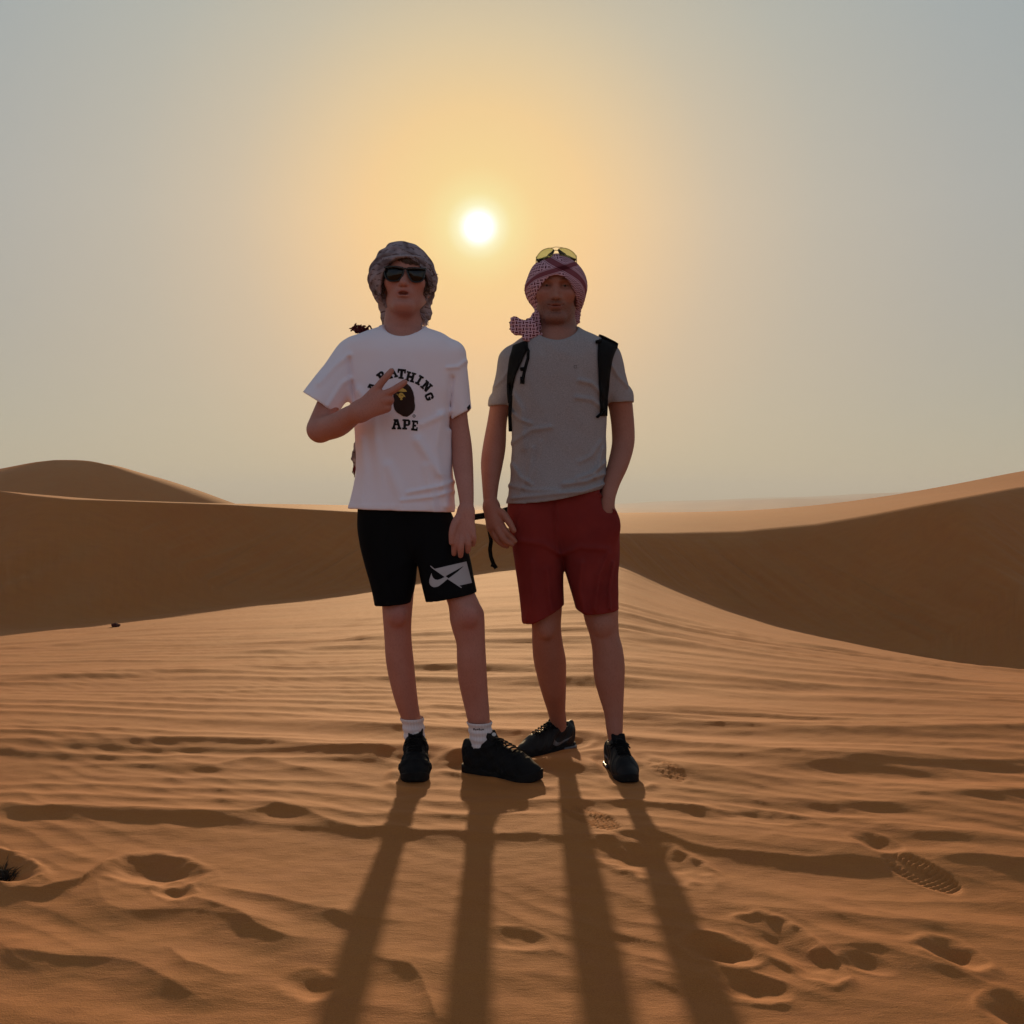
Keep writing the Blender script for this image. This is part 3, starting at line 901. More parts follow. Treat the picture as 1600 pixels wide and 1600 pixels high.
def head_prim(hd, mouth_open=0.0, smile=0.0, squint=True, jaw=1.0, mw=1.0):
    def E(c, r): return lambda x, y, z: ell(c, r)[0](x, y, z)
    def C(a, b, ra, rb): return lambda x, y, z: cone(a, b, ra, rb)[0](x, y, z)
    def fn(X, Y, Z):
        x, y, z = hd.loc(X, Y, Z); ax = np.abs(x)
        d = ell((0, 0.085, 0.018), (0.071, 0.093, 0.070))[0](x, y, z)
        d = smin(d, ell((0, 0.050, -0.045), (0.0625 * jaw, 0.064, 0.088))[0](x, y, z), 0.03)
        d = smin(d, cone((0.056 * jaw, 0.088, -0.062), (0.022 * jaw, 0.012, -0.112), 0.015, 0.014)[0](ax, y, z), 0.025)
        d = smin(d, ell((0, 0.000, -0.112), (0.026 * jaw, 0.020, 0.019))[0](x, y, z), 0.022)
        d = smin(d, ell((0.044, 0.016, -0.026), (0.023, 0.022, 0.020))[0](ax, y, z), 0.025)       # cheek bones
        d = smin(d, cone((0.044, 0.010, 0.021), (0.010, -0.004, 0.018), 0.009, 0.010)[0](ax, y, z), 0.022)   # brow
        d = smin(d, ell((0, 0.016, 0.045), (0.050, 0.022, 0.028))[0](x, y, z), 0.03)
        # eye hollows and lids
        d = smax(d, -ell((0.0315, -0.012, -0.001), (0.0185, 0.017, 0.0115))[0](ax, y, z), 0.012)
        d = smin(d, ell((0.0315, 0.0105, -0.001), (0.0145, 0.0125, 0.0125))[0](ax, y, z), 0.004)
        if squint:
            d = smax(d, -ell((0.0315, -0.003, -0.002), (0.0140, 0.0062, 0.0020))[0](ax, y, z), 0.002)
        # nose
        d = smin(d, cone((0, 0.000, 0.004), (0, -0.022, -0.040), 0.0075, 0.0108)[0](x, y, z), 0.014)
        d = smin(d, ell((0, -0.022, -0.043), (0.0115, 0.0105, 0.009))[0](x, y, z), 0.008)
        d = smin(d, ell((0.0135, -0.008, -0.045), (0.0075, 0.011, 0.0075))[0](ax, y, z), 0.006)
        d = smax(d, -ell((0.0072, -0.015, -0.0525), (0.0040, 0.0055, 0.0042))[0](ax, y, z), 0.003)
        # mouth
        zc = -0.0715 + smile * ax * ax * 9.0
        d = smin(d, ell((0, -0.002, -0.070), (0.027, 0.0125, 0.017))[0](x, y, z), 0.012)
        zz = z - (zc + 0.0715)
        if mouth_open > 0:
            d = smin(d, cone((0.018, -0.0060, -0.0700), (0.004, -0.0125, -0.0645), 0.0038, 0.0052)[0](ax, y, zz), 0.005)
            d = smin(d, cone((0.017, -0.0060, -0.0725 - mouth_open), (0.0, -0.0110, -0.0755 - mouth_open), 0.0038, 0.0058)[0](ax, y, zz), 0.005)
            d = smax(d, -ell((0, -0.008, -0.0705 - mouth_open / 2), (0.0165, 0.014, 0.0022 + mouth_open * 0.52))[0](x, y, zz), 0.003)
        else:
            d = smin(d, cone((0.022 * mw, -0.0035 + 0.006 * (mw - 1), -0.0695), (0.003, -0.0115, -0.0672), 0.0030, 0.0042)[0](ax, y, zz), 0.006)
            d = smin(d, cone((0.020 * mw, -0.0035 + 0.006 * (mw - 1), -0.0738), (0.0, -0.0105, -0.0765), 0.0030, 0.0050)[0](ax, y, zz), 0.006)
            d = smax(d, -ell((0, -0.0125 + 0.003 * (mw - 1), -0.0716), (0.026 * mw, 0.0095, 0.0017))[0](x, y, zz), 0.0025)
        d = smax(d, -ell((0, -0.012, -0.0925), (0.017, 0.008, 0.0045))[0](x, y, z), 0.008)
        # ears
        e = ell((0.0745, 0.082, -0.022), (0.0085, 0.020, 0.032))[0](ax, y, z)
        e = smax(e, -ell((0.0825, 0.078, -0.018), (0.006, 0.011, 0.018))[0](ax, y, z), 0.004)
        d = smin(d, e, 0.006)
        return d * hd.s
    lo, hi = hd.wbox(0.24)
    return fn, lo, hi

def head_tint(hd, stubble, lips=(0.78, 0.55, 0.56)):
    def f(co):
        x, y, z = hd.loc(co[:, 0], co[:, 1], co[:, 2]); ax = np.abs(x)
        t = np.ones((len(co), 3))
        m = np.exp(-((ax / 0.022)**4 + ((z + 0.072) / 0.0085)**4)) * (y < 0.02)
        t *= 1 - m[:, None] * (1 - np.array(lips))
        if stubble:
            s = sstep(-0.040, -0.060, z) * sstep(-0.16, -0.135, z) * sstep(0.085, 0.055, y) * (1 - 0.8 * np.exp(-((ax / 0.021)**4 + ((z + 0.072) / 0.009)**4)))
            s *= 1 - 0.75 * np.exp(-(((ax - 0.046) / 0.016)**2 + ((z + 0.050) / 0.014)**2))
            s *= 0.75 + 0.5 * pn(co[:, 0] * 260, co[:, 2] * 260, 3)
            t *= 1 - (np.clip(s, 0, 1) * stubble)[:, None] * np.array((0.62, 0.60, 0.56))
            b = np.exp(-(((ax - 0.031) / 0.019)**4 + ((z - 0.019 - 0.10 * (0.03 - np.abs(ax - 0.03))) / 0.0045)**2)) * (y < 0.03)
            t *= 1 - b[:, None] * 0.60
            sl_ = np.exp(-(((ax - 0.0315) / 0.0150)**6 + ((z + 0.0015) / 0.0036)**2)) * (y < 0.03)
            t *= 1 - sl_[:, None] * 0.62
            mu = np.exp(-((ax / 0.024)**4 + ((z + 0.060) / 0.0050)**2)) * (y < 0.02)
            t *= 1 - mu[:, None] * 0.30
        ch = np.exp(-(((ax - 0.045) / 0.02)**2 + ((z + 0.03) / 0.022)**2)) * (y < 0.05)
        t *= 1 - ch[:, None] * np.array((0.0, 0.10, 0.10))
        return t
    return f

# ------------------------------------------------------------------ shoes
def make_shoe(heel, toe, parent, kind, L0=0.305, width=1.0):
    heel = np.array((*heel, 0.0)); toe = np.array((*toe, 0.0)); e = toe - heel; L = np.linalg.norm(e); u = e / L
    S = L / 0.30; v = np.array((-u[1], u[0], 0)); wz = np.array((0, 0, 1.0)); base = heel - np.array((0, 0, 0.010))
    chunky = kind == 'chunky'
    def hw(q):
        k_ = (1.06 if chunky else 0.98) * width
        if q > 0.215: return k_ * 0.046 * math.sqrt(max(0.0, 1 - ((q - 0.215) / 0.0852)**2.3)) + 0.001
        if q < 0.035: return k_ * 0.036 * math.sqrt(max(0.0, 1 - ((0.035 - q) / 0.0352)**2.2)) + 0.001
        return k_ * float(np.interp(q, [0.035, 0.08, 0.14, 0.18, 0.215], [0.036, 0.037, 0.037, 0.042, 0.046]))
    Fd = Field((-0.02, -0.07, -0.01), (0.32, 0.07, 0.19), 0.0030)
    k = 0.018
    g = 1.10 if chunky else 1.0
    Fd.add(ell((0.230, 0, 0.036), (0.066, 0.044 * g, 0.034 * g)), k)
    Fd.add(ell((0.20, 0, 0.04), (0.06, 0.046 * g, 0.038)), k)
    Fd.add(cone((0.06, 0, 0.045), (0.21, 0, 0.045), 0.034 * g, 0.042 * g), k)
    Fd.add(ell((0.050, 0, 0.060), (0.050, 0.038 * g, 0.056)), k)
    Fd.add(cone((0.115, 0, 0.086), (0.205, 0, 0.058), 0.032 * g, 0.030 * g), k)
    Fd.add(cone((0.045, 0, 0.085), (0.105, 0, 0.100), 0.032 * g, 0.034 * g), k)
    Fd.add(cone((0.012, 0, 0.085), (0.012, 0, 0.106 if chunky else 0.112), 0.013, 0.010), 0.02)
    # overlays / panel seams
    def seams(X, Y, Z):
        a = np.sin((X * 0.9 + Z * 0.7) * 150) ; b = np.sin((X * 0.8 - Z * 1.1) * 120)
        return -(0.0016 * np.tanh(6 * a) * (np.abs(Y) > 0.012) + (0.0014 * np.tanh(6 * b) if chunky else 0)) * (Z > 0.03)
    Fd.shift(seams, (0.02, -0.07, 0.0), (0.25, 0.07, 0.10))
    Fd.cut(neg(cone((0.066, 0, 0.085), (0.064, 0, 0.20), 0.024, 0.038), 0.02), 0.006)
    Fd.cut((lambda X, Y, Z: 0.020 - Z + 0 * X + 0 * Y, (-1, -1, -1), (1, 1, 1)), 0.0)
    def towld(V): return base + S * (V[:, [0]] * u + V[:, [1]] * v + V[:, [2]] * wz)
    V, Q = surface_nets(Fd.F, *Fd.ax)
    shoe = child('shoe', np_mesh('shoe', towld(V), Q), M_LEATHER if not chunky else M_SHOE, parent)
    # sole
    us = np.concatenate([0.035 - 0.035 * np.cos(np.linspace(0, math.pi / 2, 10)), np.linspace(0.045, 0.205, 18), 0.215 + 0.085 * np.sin(np.linspace(0, math.pi / 2, 14))])
    MBs = MB(); rows = []
    prof = [(0.000, 0.90), (0.004, 0.985), (0.012, 1.0), (0.019, 0.99), (0.027, 1.02), (0.031, 0.97)] if chunky else [(0, 0.92), (0.004, 1.0), (0.016, 0.97), (0.024, 1.0), (0.028, 0.95)]
    V = []; Fc = []
    ring = [(q, 1) for q in us] + [(q, -1) for q in us[::-1]]
    n = len(ring)
    for hgt, m in prof:
        for i, (q, sg) in enumerate(ring):
            spring = 0.020 * max(0, (q - 0.215) / 0.085)**2
            wav = 1 + (0.02 * math.sin(q * 190) if chunky and 0.004 < hgt < 0.026 else 0)
            V.append((0.15 + (q - 0.15) * (0.99 + 0.01 * m), sg * hw(q) * m * wav, hgt * (1.12 if q < 0.10 else 1.0) + spring))
    for r in range(len(prof) - 1):
        for i in range(n):
            Fc.append((r * n + i, r * n + (i + 1) % n, (r + 1) * n + (i + 1) % n, (r + 1) * n + i))
    half = len(us)
    for r, flip in ((0, True), (len(prof) - 1, False)):
        for i in range(half - 1):
            f = (r * n + i, r * n + i + 1, r * n + n - 2 - i, r * n + n - 1 - i)
            Fc.append(f[::-1] if not flip else f)
    me = poly_mesh('sole', towld(np.array(V)), [f[::-1] for f in Fc], True)
    bm = bmesh.new(); bm.from_mesh(me); bmesh.ops.recalc_face_normals(bm, faces=bm.faces); bm.to_mesh(me); bm.free()
    child('sole', me, M_RUBBER, shoe)
    # tongue
    T = Field((0.07, -0.04, 0.08), (0.17, 0.04, 0.19), 0.0025)
    def tong(X, Y, Z):
        a = np.array((0.135, 0.098)); b = np.array((0.098, 0.150 if chunky else 0.142)); d_ = b - a; ln = np.hypot(*d_); d_ = d_ / ln
        s = (X - a[0]) * d_[0] + (Z - a[1]) * d_[1]; nrm = -(X - a[0]) * d_[1] + (Z - a[1]) * d_[0] + 2.5 * Y * Y + 3.0 * (s - ln * 0.5)**2
        qx = np.abs(s - ln / 2) - (ln / 2 - 0.006); qy = np.abs(Y) - 0.021; qz = np.abs(nrm) - 0.0025
        return np.sqrt(np.maximum(qx, 0)**2 + np.maximum(qy, 0)**2 + np.maximum(qz, 0)**2) + np.minimum(np.maximum(qx, np.maximum(qy, qz)), 0) - 0.005
    T.add((tong, np.array((0.08, -0.035, 0.085)), np.array((0.16, 0.035, 0.17))))
    V, Q = surface_nets(T.F, *T.ax)
    child('tongue', np_mesh('tongue', towld(V), Q), M_SHOE, shoe)
    if chunky:
        V = [(0.1195, 0.0, 0.146)]; cc = np.array((0.1190, 0, 0.1425)); ax1 = np.array((0, 1, 0)); ax2 = np.array((-0.58, 0, 0.815))
        nn = np.array((0.815, 0, 0.58))
        V = [cc + nn * 0.0015]
        for i in range(20):
            th = i * math.pi / 10; V.append(cc + ax1 * 0.0120 * math.cos(th) + ax2 * 0.0065 * math.sin(th) + nn * 0.0005)
        child('tongue_label', poly_mesh('tongue_label', towld(np.array(V)), [(0, i, i % 20 + 1) for i in range(1, 21)]), M_LABEL, shoe)
    # laces
    lb = MB(); rr = 0.0028
    for i in range(6):
        q = 0.128 + i * 0.0155; hz = 0.116 - (q - 0.128) * 0.36 + (0.004 if chunky else 0.0)
        pts = [(q + 0.004 * sg * 0, y_, hz + 0.010 * g - 10 * y_ * y_) for sg in (1,) for y_ in np.linspace(-0.024, 0.024, 7)]
        lb.tube(towld(np.array(pts)), rr * S, 6)
        pts = [(q + 0.0155 * (y_ + 0.022) / 0.044, y_, hz - 0.0055 * (y_ + 0.022) / 0.044 + 0.013 * g - 10 * y_ * y_) for y_ in np.linspace(-0.022, 0.022, 6)]
        lb.tube(towld(np.array(pts)), rr * S * 0.9, 6)
    for sg in (1, -1):
        th = np.linspace(0, 2 * math.pi, 18)
        pts = np.stack([0.125 + 0.014 * np.sin(th), sg * (0.018 - 0.018 * np.cos(th)) , 0.128 - 0.010 * (1 - np.cos(th)) + 0.003 * np.sin(th)], 1)
        lb.tube(towld(pts), rr * S * 0.9, 6)
        pts = np.stack([np.linspace(0.125, 0.150, 6), sg * np.linspace(0.003, 0.036, 6), 0.128 - 0.028 * np.linspace(0, 1, 6)**1.6], 1)
        lb.tube(towld(pts), rr * S * 0.9, 6)
    child('laces', lb.mesh('laces'), M_WEB, shoe)
    if not chunky:
        # pale swoosh on both flanks and shiny heel bubble
        ub = BVHTree.FromPolygons([Vector(p) for p in surface_nets(Fd.F, *Fd.ax)[0]], [tuple(q) for q in surface_nets(Fd.F, *Fd.ax)[1].tolist()])
        out = [(0.150, 0.046), (0.128, 0.036), (0.100, 0.040), (0.028, 0.072), (0.100, 0.050), (0.122, 0.050), (0.140, 0.066)]
        for sg in (1, -1):
            V2, F2 = march(lambda a, b: sd_poly(a, b, out), 0.02, 0.16, 0.03, 0.08, 0.0025)
            V = []
            for a, b in V2:
                h_ = ub.ray_cast(Vector((a, sg * 0.2, b)), Vector((0, -sg, 0)))
                yy = h_[0].y if h_[0] is not None else sg * 0.04
                V.append((a, yy + sg * 0.0012, b))
            child('swoosh', poly_mesh('swoosh', towld(np.array(V)), F2), M_SILVER, shoe)
        hb = MB()
        for sg in (1, -1):
            pts = np.array([(q, sg * (hw(q) + 0.0006), 0.017) for q in np.linspace(0.012, 0.085, 12)])
            hb.tube(towld(pts), 0.0058 * S, 8)
        pts = np.array([(0.010 - 0.006 * math.cos(a_), 0.026 * math.sin(a_), 0.017) for a_ in np.linspace(-1.4, 1.4, 9)])
        hb.tube(towld(pts), 0.0058 * S, 8)
        child('heel_bubble', hb.mesh('heel_bubble'), M_SILVER, shoe)
    return shoe

def ribbed_tube(rows, n=72, ribs=0.0):
    """rows (py, xl, xr, d)"""
    V = []; F = []
    rows = [r for r in rows]
    py = np.linspace(rows[0][0], rows[-1][0], 26)
    c = np.array([[r[0], r[1], r[2], r[3]] for r in rows], float)
    for i, q in enumerate(py):
        xl, xr, d = (np.interp(q, c[:, 0], c[:, k]) for k in (1, 2, 3))
        ctr = P((xl + xr) / 2, q, d); r = (xr - xl) / 2 / FPX * d
        fold = 0.0018 * math.sin(i * 1.3) if i < 16 else 0
        for k in range(n):
            th = 2 * math.pi * k / n
            rr = r + ribs * math.cos(th * 24) + fold + (0.002 if i < 2 else 0)
            V.append(ctr + np.array((rr * math.cos(th), rr * 1.1 * math.sin(th), 0)))
    m = len(py)
    for i in range(m - 1):
        for k in range(n): F.append((i * n + k, i * n + (k + 1) % n, (i + 1) * n + (k + 1) % n, (i + 1) * n + k))
    me = poly_mesh('sock', V, F)
    bm = bmesh.new(); bm.from_mesh(me); bmesh.ops.recalc_face_normals(bm, faces=bm.faces); bm.to_mesh(me); bm.free()
    return me

def curve_cut(xs_px, py_px, d, sign, lo, hi):
    """keep what lies above the hem line given in photo px"""
    X0 = np.array([(x - 800) / FPX * d for x in xs_px]); Z0 = np.array([P(0, y, d)[2] for y in py_px])
    def fn(X, Y, Z): return sign * (np.interp(X.ravel(), X0, Z0).reshape(X.shape) - Z) + 0 * Y
    return fn, np.asarray(lo, float), np.asarray(hi, float)

def hollow(f, depth_fn, lo, hi, t=0.011):
    """empty the cloth near an opening: depth_fn<0 inside the region to hollow out"""
    q = f.sl(lo, hi); F0 = f.F[q]
    reg = depth_fn(*f.xyz(q))
    f.F[q] = np.maximum(F0, -np.maximum(F0 + t, reg))

def folds(fn2, f, lo=(-9, -9, -9), hi=(99, 99, 99), front=True):
    """displace along the cloth by a pattern over x,z"""
    q = f.sl(lo, hi); X, Y, Z = f.xyz(q)
    d = fn2(X[:, 0, 0][:, None], Z[0, 0, :][None, :])
    f.F[q] += d[:, None, :].astype(np.float32)

def ridge(x, z, pts, d, width, amp):
    """soft fold along a px polyline (amp>0 raises the cloth)"""
    pw = [P(px, py, d) for px, py in pts]; best = None
    for a, b in zip(pw, pw[1:]):
        e = np.array((b[0] - a[0], b[2] - a[2])); t_ = np.clip(((x - a[0]) * e[0] + (z - a[2]) * e[1]) / (e @ e), 0, 1)
        dd = np.hypot(x - a[0] - t_ * e[0], z - a[2] - t_ * e[1])
        best = dd if best is None else np.minimum(best, dd)
    return -amp * np.exp(-(best / width)**2)

def sleeve(a, b, ra, rb, ky, plane, k_in=0.0095, depth=0.07, extra=None):
    """open sleeve: cone cut by a plane, hollow near its end"""
    co = cone(a, b, ra, rb, ky); ci = cone(a, b, ra - k_in, rb - k_in, ky)
    def fn(X, Y, Z):
        pl = plane[0](X, Y, Z); d = co[0](X, Y, Z)
        if extra is not None: d = np.minimum(d, extra[0](X, Y, Z))
        d = np.maximum(d, pl)
        return np.maximum(d, -np.maximum(ci[0](X, Y, Z), -pl - depth))
    return fn, co[1], co[2]

# ================================================================== the boy in the white shirt
DB = 3.50
def build_boy():
    root = thing('person', 'person in white printed T-shirt, black shorts, sunglasses and grey headscarf making a peace sign', 'person', P(690, 1224, 3.5) * (1, 1, 0))
    hd = Head(632, 427, DB - 0.085, 1.0, 9, 0, 1.5, sx=1.0)
    f = Field((-0.76, 3.16, 0.0), (0.14, 3.80, 1.86), 0.0036)
    # legs
    f.add(loft([(800, 566, 652, 3.5, .085), (870, 584, 650, 3.5, .085), (943, 597, 645, 3.48, .062), (960, 598, 643.5, 3.475, .058), (985, 600, 642.5, 3.485, .054), (1000, 601, 643, 3.49, .055), (1030, 603, 646, 3.505, .058), (1070, 610.5, 650, 3.52, .054), (1100, 619, 653.5, 3.535, .045), (1120, 626.5, 656.5, 3.548, .038), (1133, 633, 657, 3.556, .031), (1160, 637, 658, 3.565, .028), (1185, 639, 660, 3.567, .028)]), 0.01)
    f.add(loft([(800, 648, 696, 3.5, .075), (870, 662, 722, 3.47, .075), (905, 678, 731, 3.45, .066), (930, 694, 743.5, 3.43, .060), (944, 700, 750, 3.42, .058), (955, 702, 755.5, 3.42, .058), (968, 703, 757, 3.42, .060), (985, 707, 757.5, 3.425, .056), (1003, 712.5, 758, 3.43, .055), (1030, 714, 759.5, 3.44, .058), (1060, 716, 761, 3.455, .055), (1090, 722, 763, 3.47, .046), (1110, 727, 764.5, 3.475, .041), (1126, 731, 765, 3.478, .037), (1138, 737, 764, 3.483, .030), (1160, 740, 764, 3.487, .028), (1185, 741, 763, 3.487, .028)]), 0.01)
    f.add(loft([(520, 600, 665, 3.5, .05), (540, 560, 700, 3.5, .08), (600, 556, 706, 3.5, .10), (700, 568, 697, 3.5, .09), (780, 568, 700, 3.5, .10), (860, 580, 715, 3.5, .09)]), 0.03)
    # arms
    limb(f, [(554, 556, 3.5, 24), (528, 600, 3.475, 18.5), (508, 645, 3.44, 18.2), (499, 668, 3.42, 18.8), (500, 672, 3.41, 18.5)])
    limb(f, [(500, 672, 3.41, 18.5), (527, 664, 3.36, 19.2), (548, 650, 3.315, 16.5), (562, 643, 3.29, 14)], 0.014)
    limb(f, [(701, 556, 3.5, 25), (712, 620, 3.51, 17), (716, 655, 3.51, 15), (721, 695, 3.50, 16), (723, 725, 3.48, 16.2), (727, 760, 3.43, 13.2), (729, 785, 3.40, 11.2), (728, 800, 3.385, 11)], 0.012)
    # raised hand: back of the hand to the camera, two fingers up, others curled
    h = 0.012
    for kx_, ky_, kd, r in ((586, 611, 3.285, 8), (597, 618, 3.278, 8.5), (601, 627, 3.280, 9), (597, 639, 3.288, 8.5)):
        f.add(cone(P(562, 643, 3.29), P(kx_, ky_, kd), 13.0 / FPX * 3.29, r / FPX * 3.29, 0.8), 0.018)
    limb(f, [(587, 610, 3.283, 6.8), (597.5, 596, 3.277, 5.7), (605, 587.5, 3.274, 5.4), (611.5, 579.5, 3.276, 4.4)], 0.003)
    limb(f, [(599, 617, 3.276, 6.8), (613, 610.5, 3.268, 5.8), (623, 604, 3.265, 5.5), (632.5, 597, 3.267, 4.5)], 0.003)
    limb(f, [(601, 626, 3.280, 8), (608.5, 624.5, 3.278, 7.6), (606, 629, 3.300, 6.5), (596, 629, 3.306, 6)], 0.005)
    limb(f, [(597, 638, 3.288, 7.5), (605.5, 636.8, 3.286, 6.6), (602, 640, 3.303, 5.8), (594, 638, 3.308, 5.5)], 0.005)
    limb(f, [(569, 648, 3.300, 9), (584, 640, 3.312, 8), (599, 632, 3.315, 6.5)], 0.008)
    # hanging hand
    for kx_, ky_, r in ((714.5, 829, 8), (721.5, 834, 8), (729.5, 834, 8), (736.5, 829, 7.4)):
        f.add(cone(P(728, 800, 3.385), P(kx_, ky_, 3.370), 10.5 / FPX * 3.385, r / FPX * 3.385, 0.8), 0.014)
    limb(f, [(714.5, 829, 3.370, 6.36), (711.5, 846, 3.360, 5.59), (710, 856, 3.365, 5.07), (709.5, 865, 3.375, 4.30)], 0.002)
    limb(f, [(722, 834, 3.368, 6.36), (720.5, 850, 3.357, 5.50), (720, 860, 3.362, 5.07), (719.5, 868, 3.373, 4.30)], 0.002)
    limb(f, [(730, 834, 3.368, 6.19), (731.5, 847, 3.359, 5.33), (731.5, 855, 3.365, 4.82), (731, 861, 3.375, 4.13)], 0.002)
    limb(f, [(737, 829, 3.370, 5.68), (740, 839, 3.365, 4.64), (740, 846, 3.373, 4.13), (739, 851, 3.380, 3.78)], 0.002)
    limb(f, [(721, 804, 3.380, 7.31), (711, 818, 3.360, 6.54), (706.5, 833, 3.350, 5.50), (705.5, 848, 3.350, 4.13)], 0.007)
    # neck, head
    f.add(cone(P(629, 470, DB + 0.015), P(630, 520, DB + 0.02), 0.0575, 0.0600, 1.0), 0.02)
    f.add(cone(P(630, 512, DB + 0.02), P(630, 545, DB + 0.01), 0.060, 0.09), 0.03)
    f.add(head_prim(hd, 0.0075, 0.0, False, 0.96), 0.018)
    # knees, collar bones
    f.add(ell(P(622, 962, 3.425), (.026, .018, .030)), 0.02)
    f.add(ell(P(733, 962, 3.368), (.028, .018, .032)), 0.02)
    me = f.mesh('body')
    tint = head_tint(hd, 0)
    def tint2(co):
        t = tint(co)
        kn = np.zeros(len(co))
        for px, py in ((622, 965), (735, 968)):
            c = P(px, py, 3.42); kn += np.exp(-(((co[:, 0] - c[0]) / .035)**2 + ((co[:, 2] - c[2]) / .045)**2))
        t *= 1 - kn[:, None] * np.array((0.10, 0.22, 0.20))
        return t
    set_tint(me, tint2)
    child('body', me, M_SKIN_B, root)
    # teeth in the half open mouth
    tv = []
    mb = MB()
    th = np.linspace(-0.95, 0.95, 9)
    mb.tube([hd.world(0.016 * math.sin(a), 0.006 - 0.007 * math.cos(a), -0.0665) for a in th], 0.0030, 6)
    child('teeth', mb.mesh('teeth'), M_TEETH, root)

    # ---- T-shirt
    s = Field((-0.76, 3.26, 0.84), (-0.12, 3.76, 1.58), 0.0040)
    rows = [(505, 606, 655, 3.51, .055), (514, 588, 672, 3.505, .07), (522, 566, 694, 3.5, .085), (532, 551, 707, 3.5, .10), (548, 544, 716, 3.5, .115), (575, 542, 720, 3.5, .122), (605, 546, 716, 3.5, .125), (645, 551.5, 709, 3.5, .125), (690, 556, 706, 3.5, .122), (730, 556.5, 707.5, 3.5, .122), (765, 552, 709, 3.5, .126), (800, 545, 709, 3.5, .130), (830, 543, 710, 3.5, .13)]
    s.add(loft(rows, 0, 2.3), 0.0)
    hem = curve_cut((500, 545, 600, 660, 708, 760), (793, 795.5, 797.5, 799.5, 801, 803), 3.40, 1, (-0.60, 3.2, 0.80), (-0.10, 3.8, 1.1))
    slc = plane_px((475, 613), (525, 646), 3.44, (560, 560), (-1, 3, 0), (1, 4, 2))
    src = plane_px((697, 662), (737, 637.5), 3.50, (690, 600), (-1, 3, 0), (1, 4, 2))
    s.add(sleeve(P(553, 556, 3.5), P(492, 642, 3.45), 29.5 / FPX * 3.5, 31.5 / FPX * 3.45, 1.0, slc), 0.030)
    s.add(sleeve(P(702, 556, 3.5), P(718.5, 662, 3.51), 26.5 / FPX * 3.5, 20.5 / FPX * 3.5, 1.15, src), 0.014)
    def fold2(x, z):
        o = 0.0034 * pn(x * 9, z * 4, 31) + 0.0018 * pn(x * 20 + z * 8, z * 9, 32)
        for pts, w, a in (([(655, 690), (690, 745), (700, 790)], .016, .009), ([(610, 730), (628, 775), (632, 800)], .018, .007), ([(668, 730), (676, 770), (680, 800)], .014, .006),
                          ([(640, 770), (690, 760), (707, 752)], .007, .005), ([(630, 782), (680, 776), (707, 768)], .006, .004), ([(566, 690), (572, 740), (566, 795)], .018, .007),
                          ([(545, 560), (549, 600), (556, 640)], .008, -.007), ([(706, 590), (702, 630), (700, 665)], .008, -.008), ([(590, 700), (600, 750), (596, 795)], .02, .005),
                          ([(700, 575), (716, 572), (728, 560)], .006, .004), ([(560, 610), (585, 640), (590, 690)], .014, .005), ([(690, 650), (682, 700), (690, 740)], .014, .006),
                          ([(500, 600), (525, 570), (545, 555)], .010, .005), ([(515, 635), (535, 600), (548, 590)], .008, .005), ([(660, 665), (690, 650), (704, 640)], .010, .004)):
            o = o + ridge(x, z, pts, 3.42, w, a * 1.45)
        zh = P(0, 798.5, 3.40)[2] + 0 * x
        return o - 0.0016 * (z < zh + 0.024)
    folds(fold2, s)
    hollow(s, lambda X, Y, Z: -hem[0](X, Y, Z) - 0.05, hem[1], hem[2])
    s.cut(hem)
    neckp = ell(P(629.5, 488, 3.44), (0.084, 0.140, 0.0835), np.array(Matrix.Rotation(math.radians(-4), 3, 'Y') @ Matrix.Rotation(math.radians(10), 3, 'X')))
    s.cut(neg(neckp, 0.02), 0.004)
    me = s.mesh('t_shirt', relax=2)
    shirt = child('t_shirt', me, M_WHITE, root)
    bv = bvh_of([shirt])
    # collar rib
    mb = MB(); pts = []
    for a in np.linspace(-1.25, 1.25, 61):
        px = 629.5 + 38.6 * math.sin(a); top = 488 + 2.2 * math.sin(a) + 20 * math.cos(a)
        for k in range(60):
            hit = ray_px(bv, px, top + 0.5 * k)
            if hit[0] is not None and hit[0].y < 3.50: pts.append(np.array(hit[0]) + (0, -0.0005, -0.003)); break
    if len(pts) > 6:
        pts = np.array(sorted(pts, key=lambda p: p[0]))
        for _ in range(3):
            for c in range(3): pts[2:-2, c] = np.convolve(pts[:, c], np.ones(5) / 5, 'valid')
        mb.tube(pts, 0.0055, 8, flat_a=0.6); child('collar', mb.mesh('collar'), M_WHITE, shirt)
    # ---- printed words and emblem
    def R_(x0, y0, x1, y1): return [(x0, y0), (x1, y0), (x1, y1), (x0, y1)]
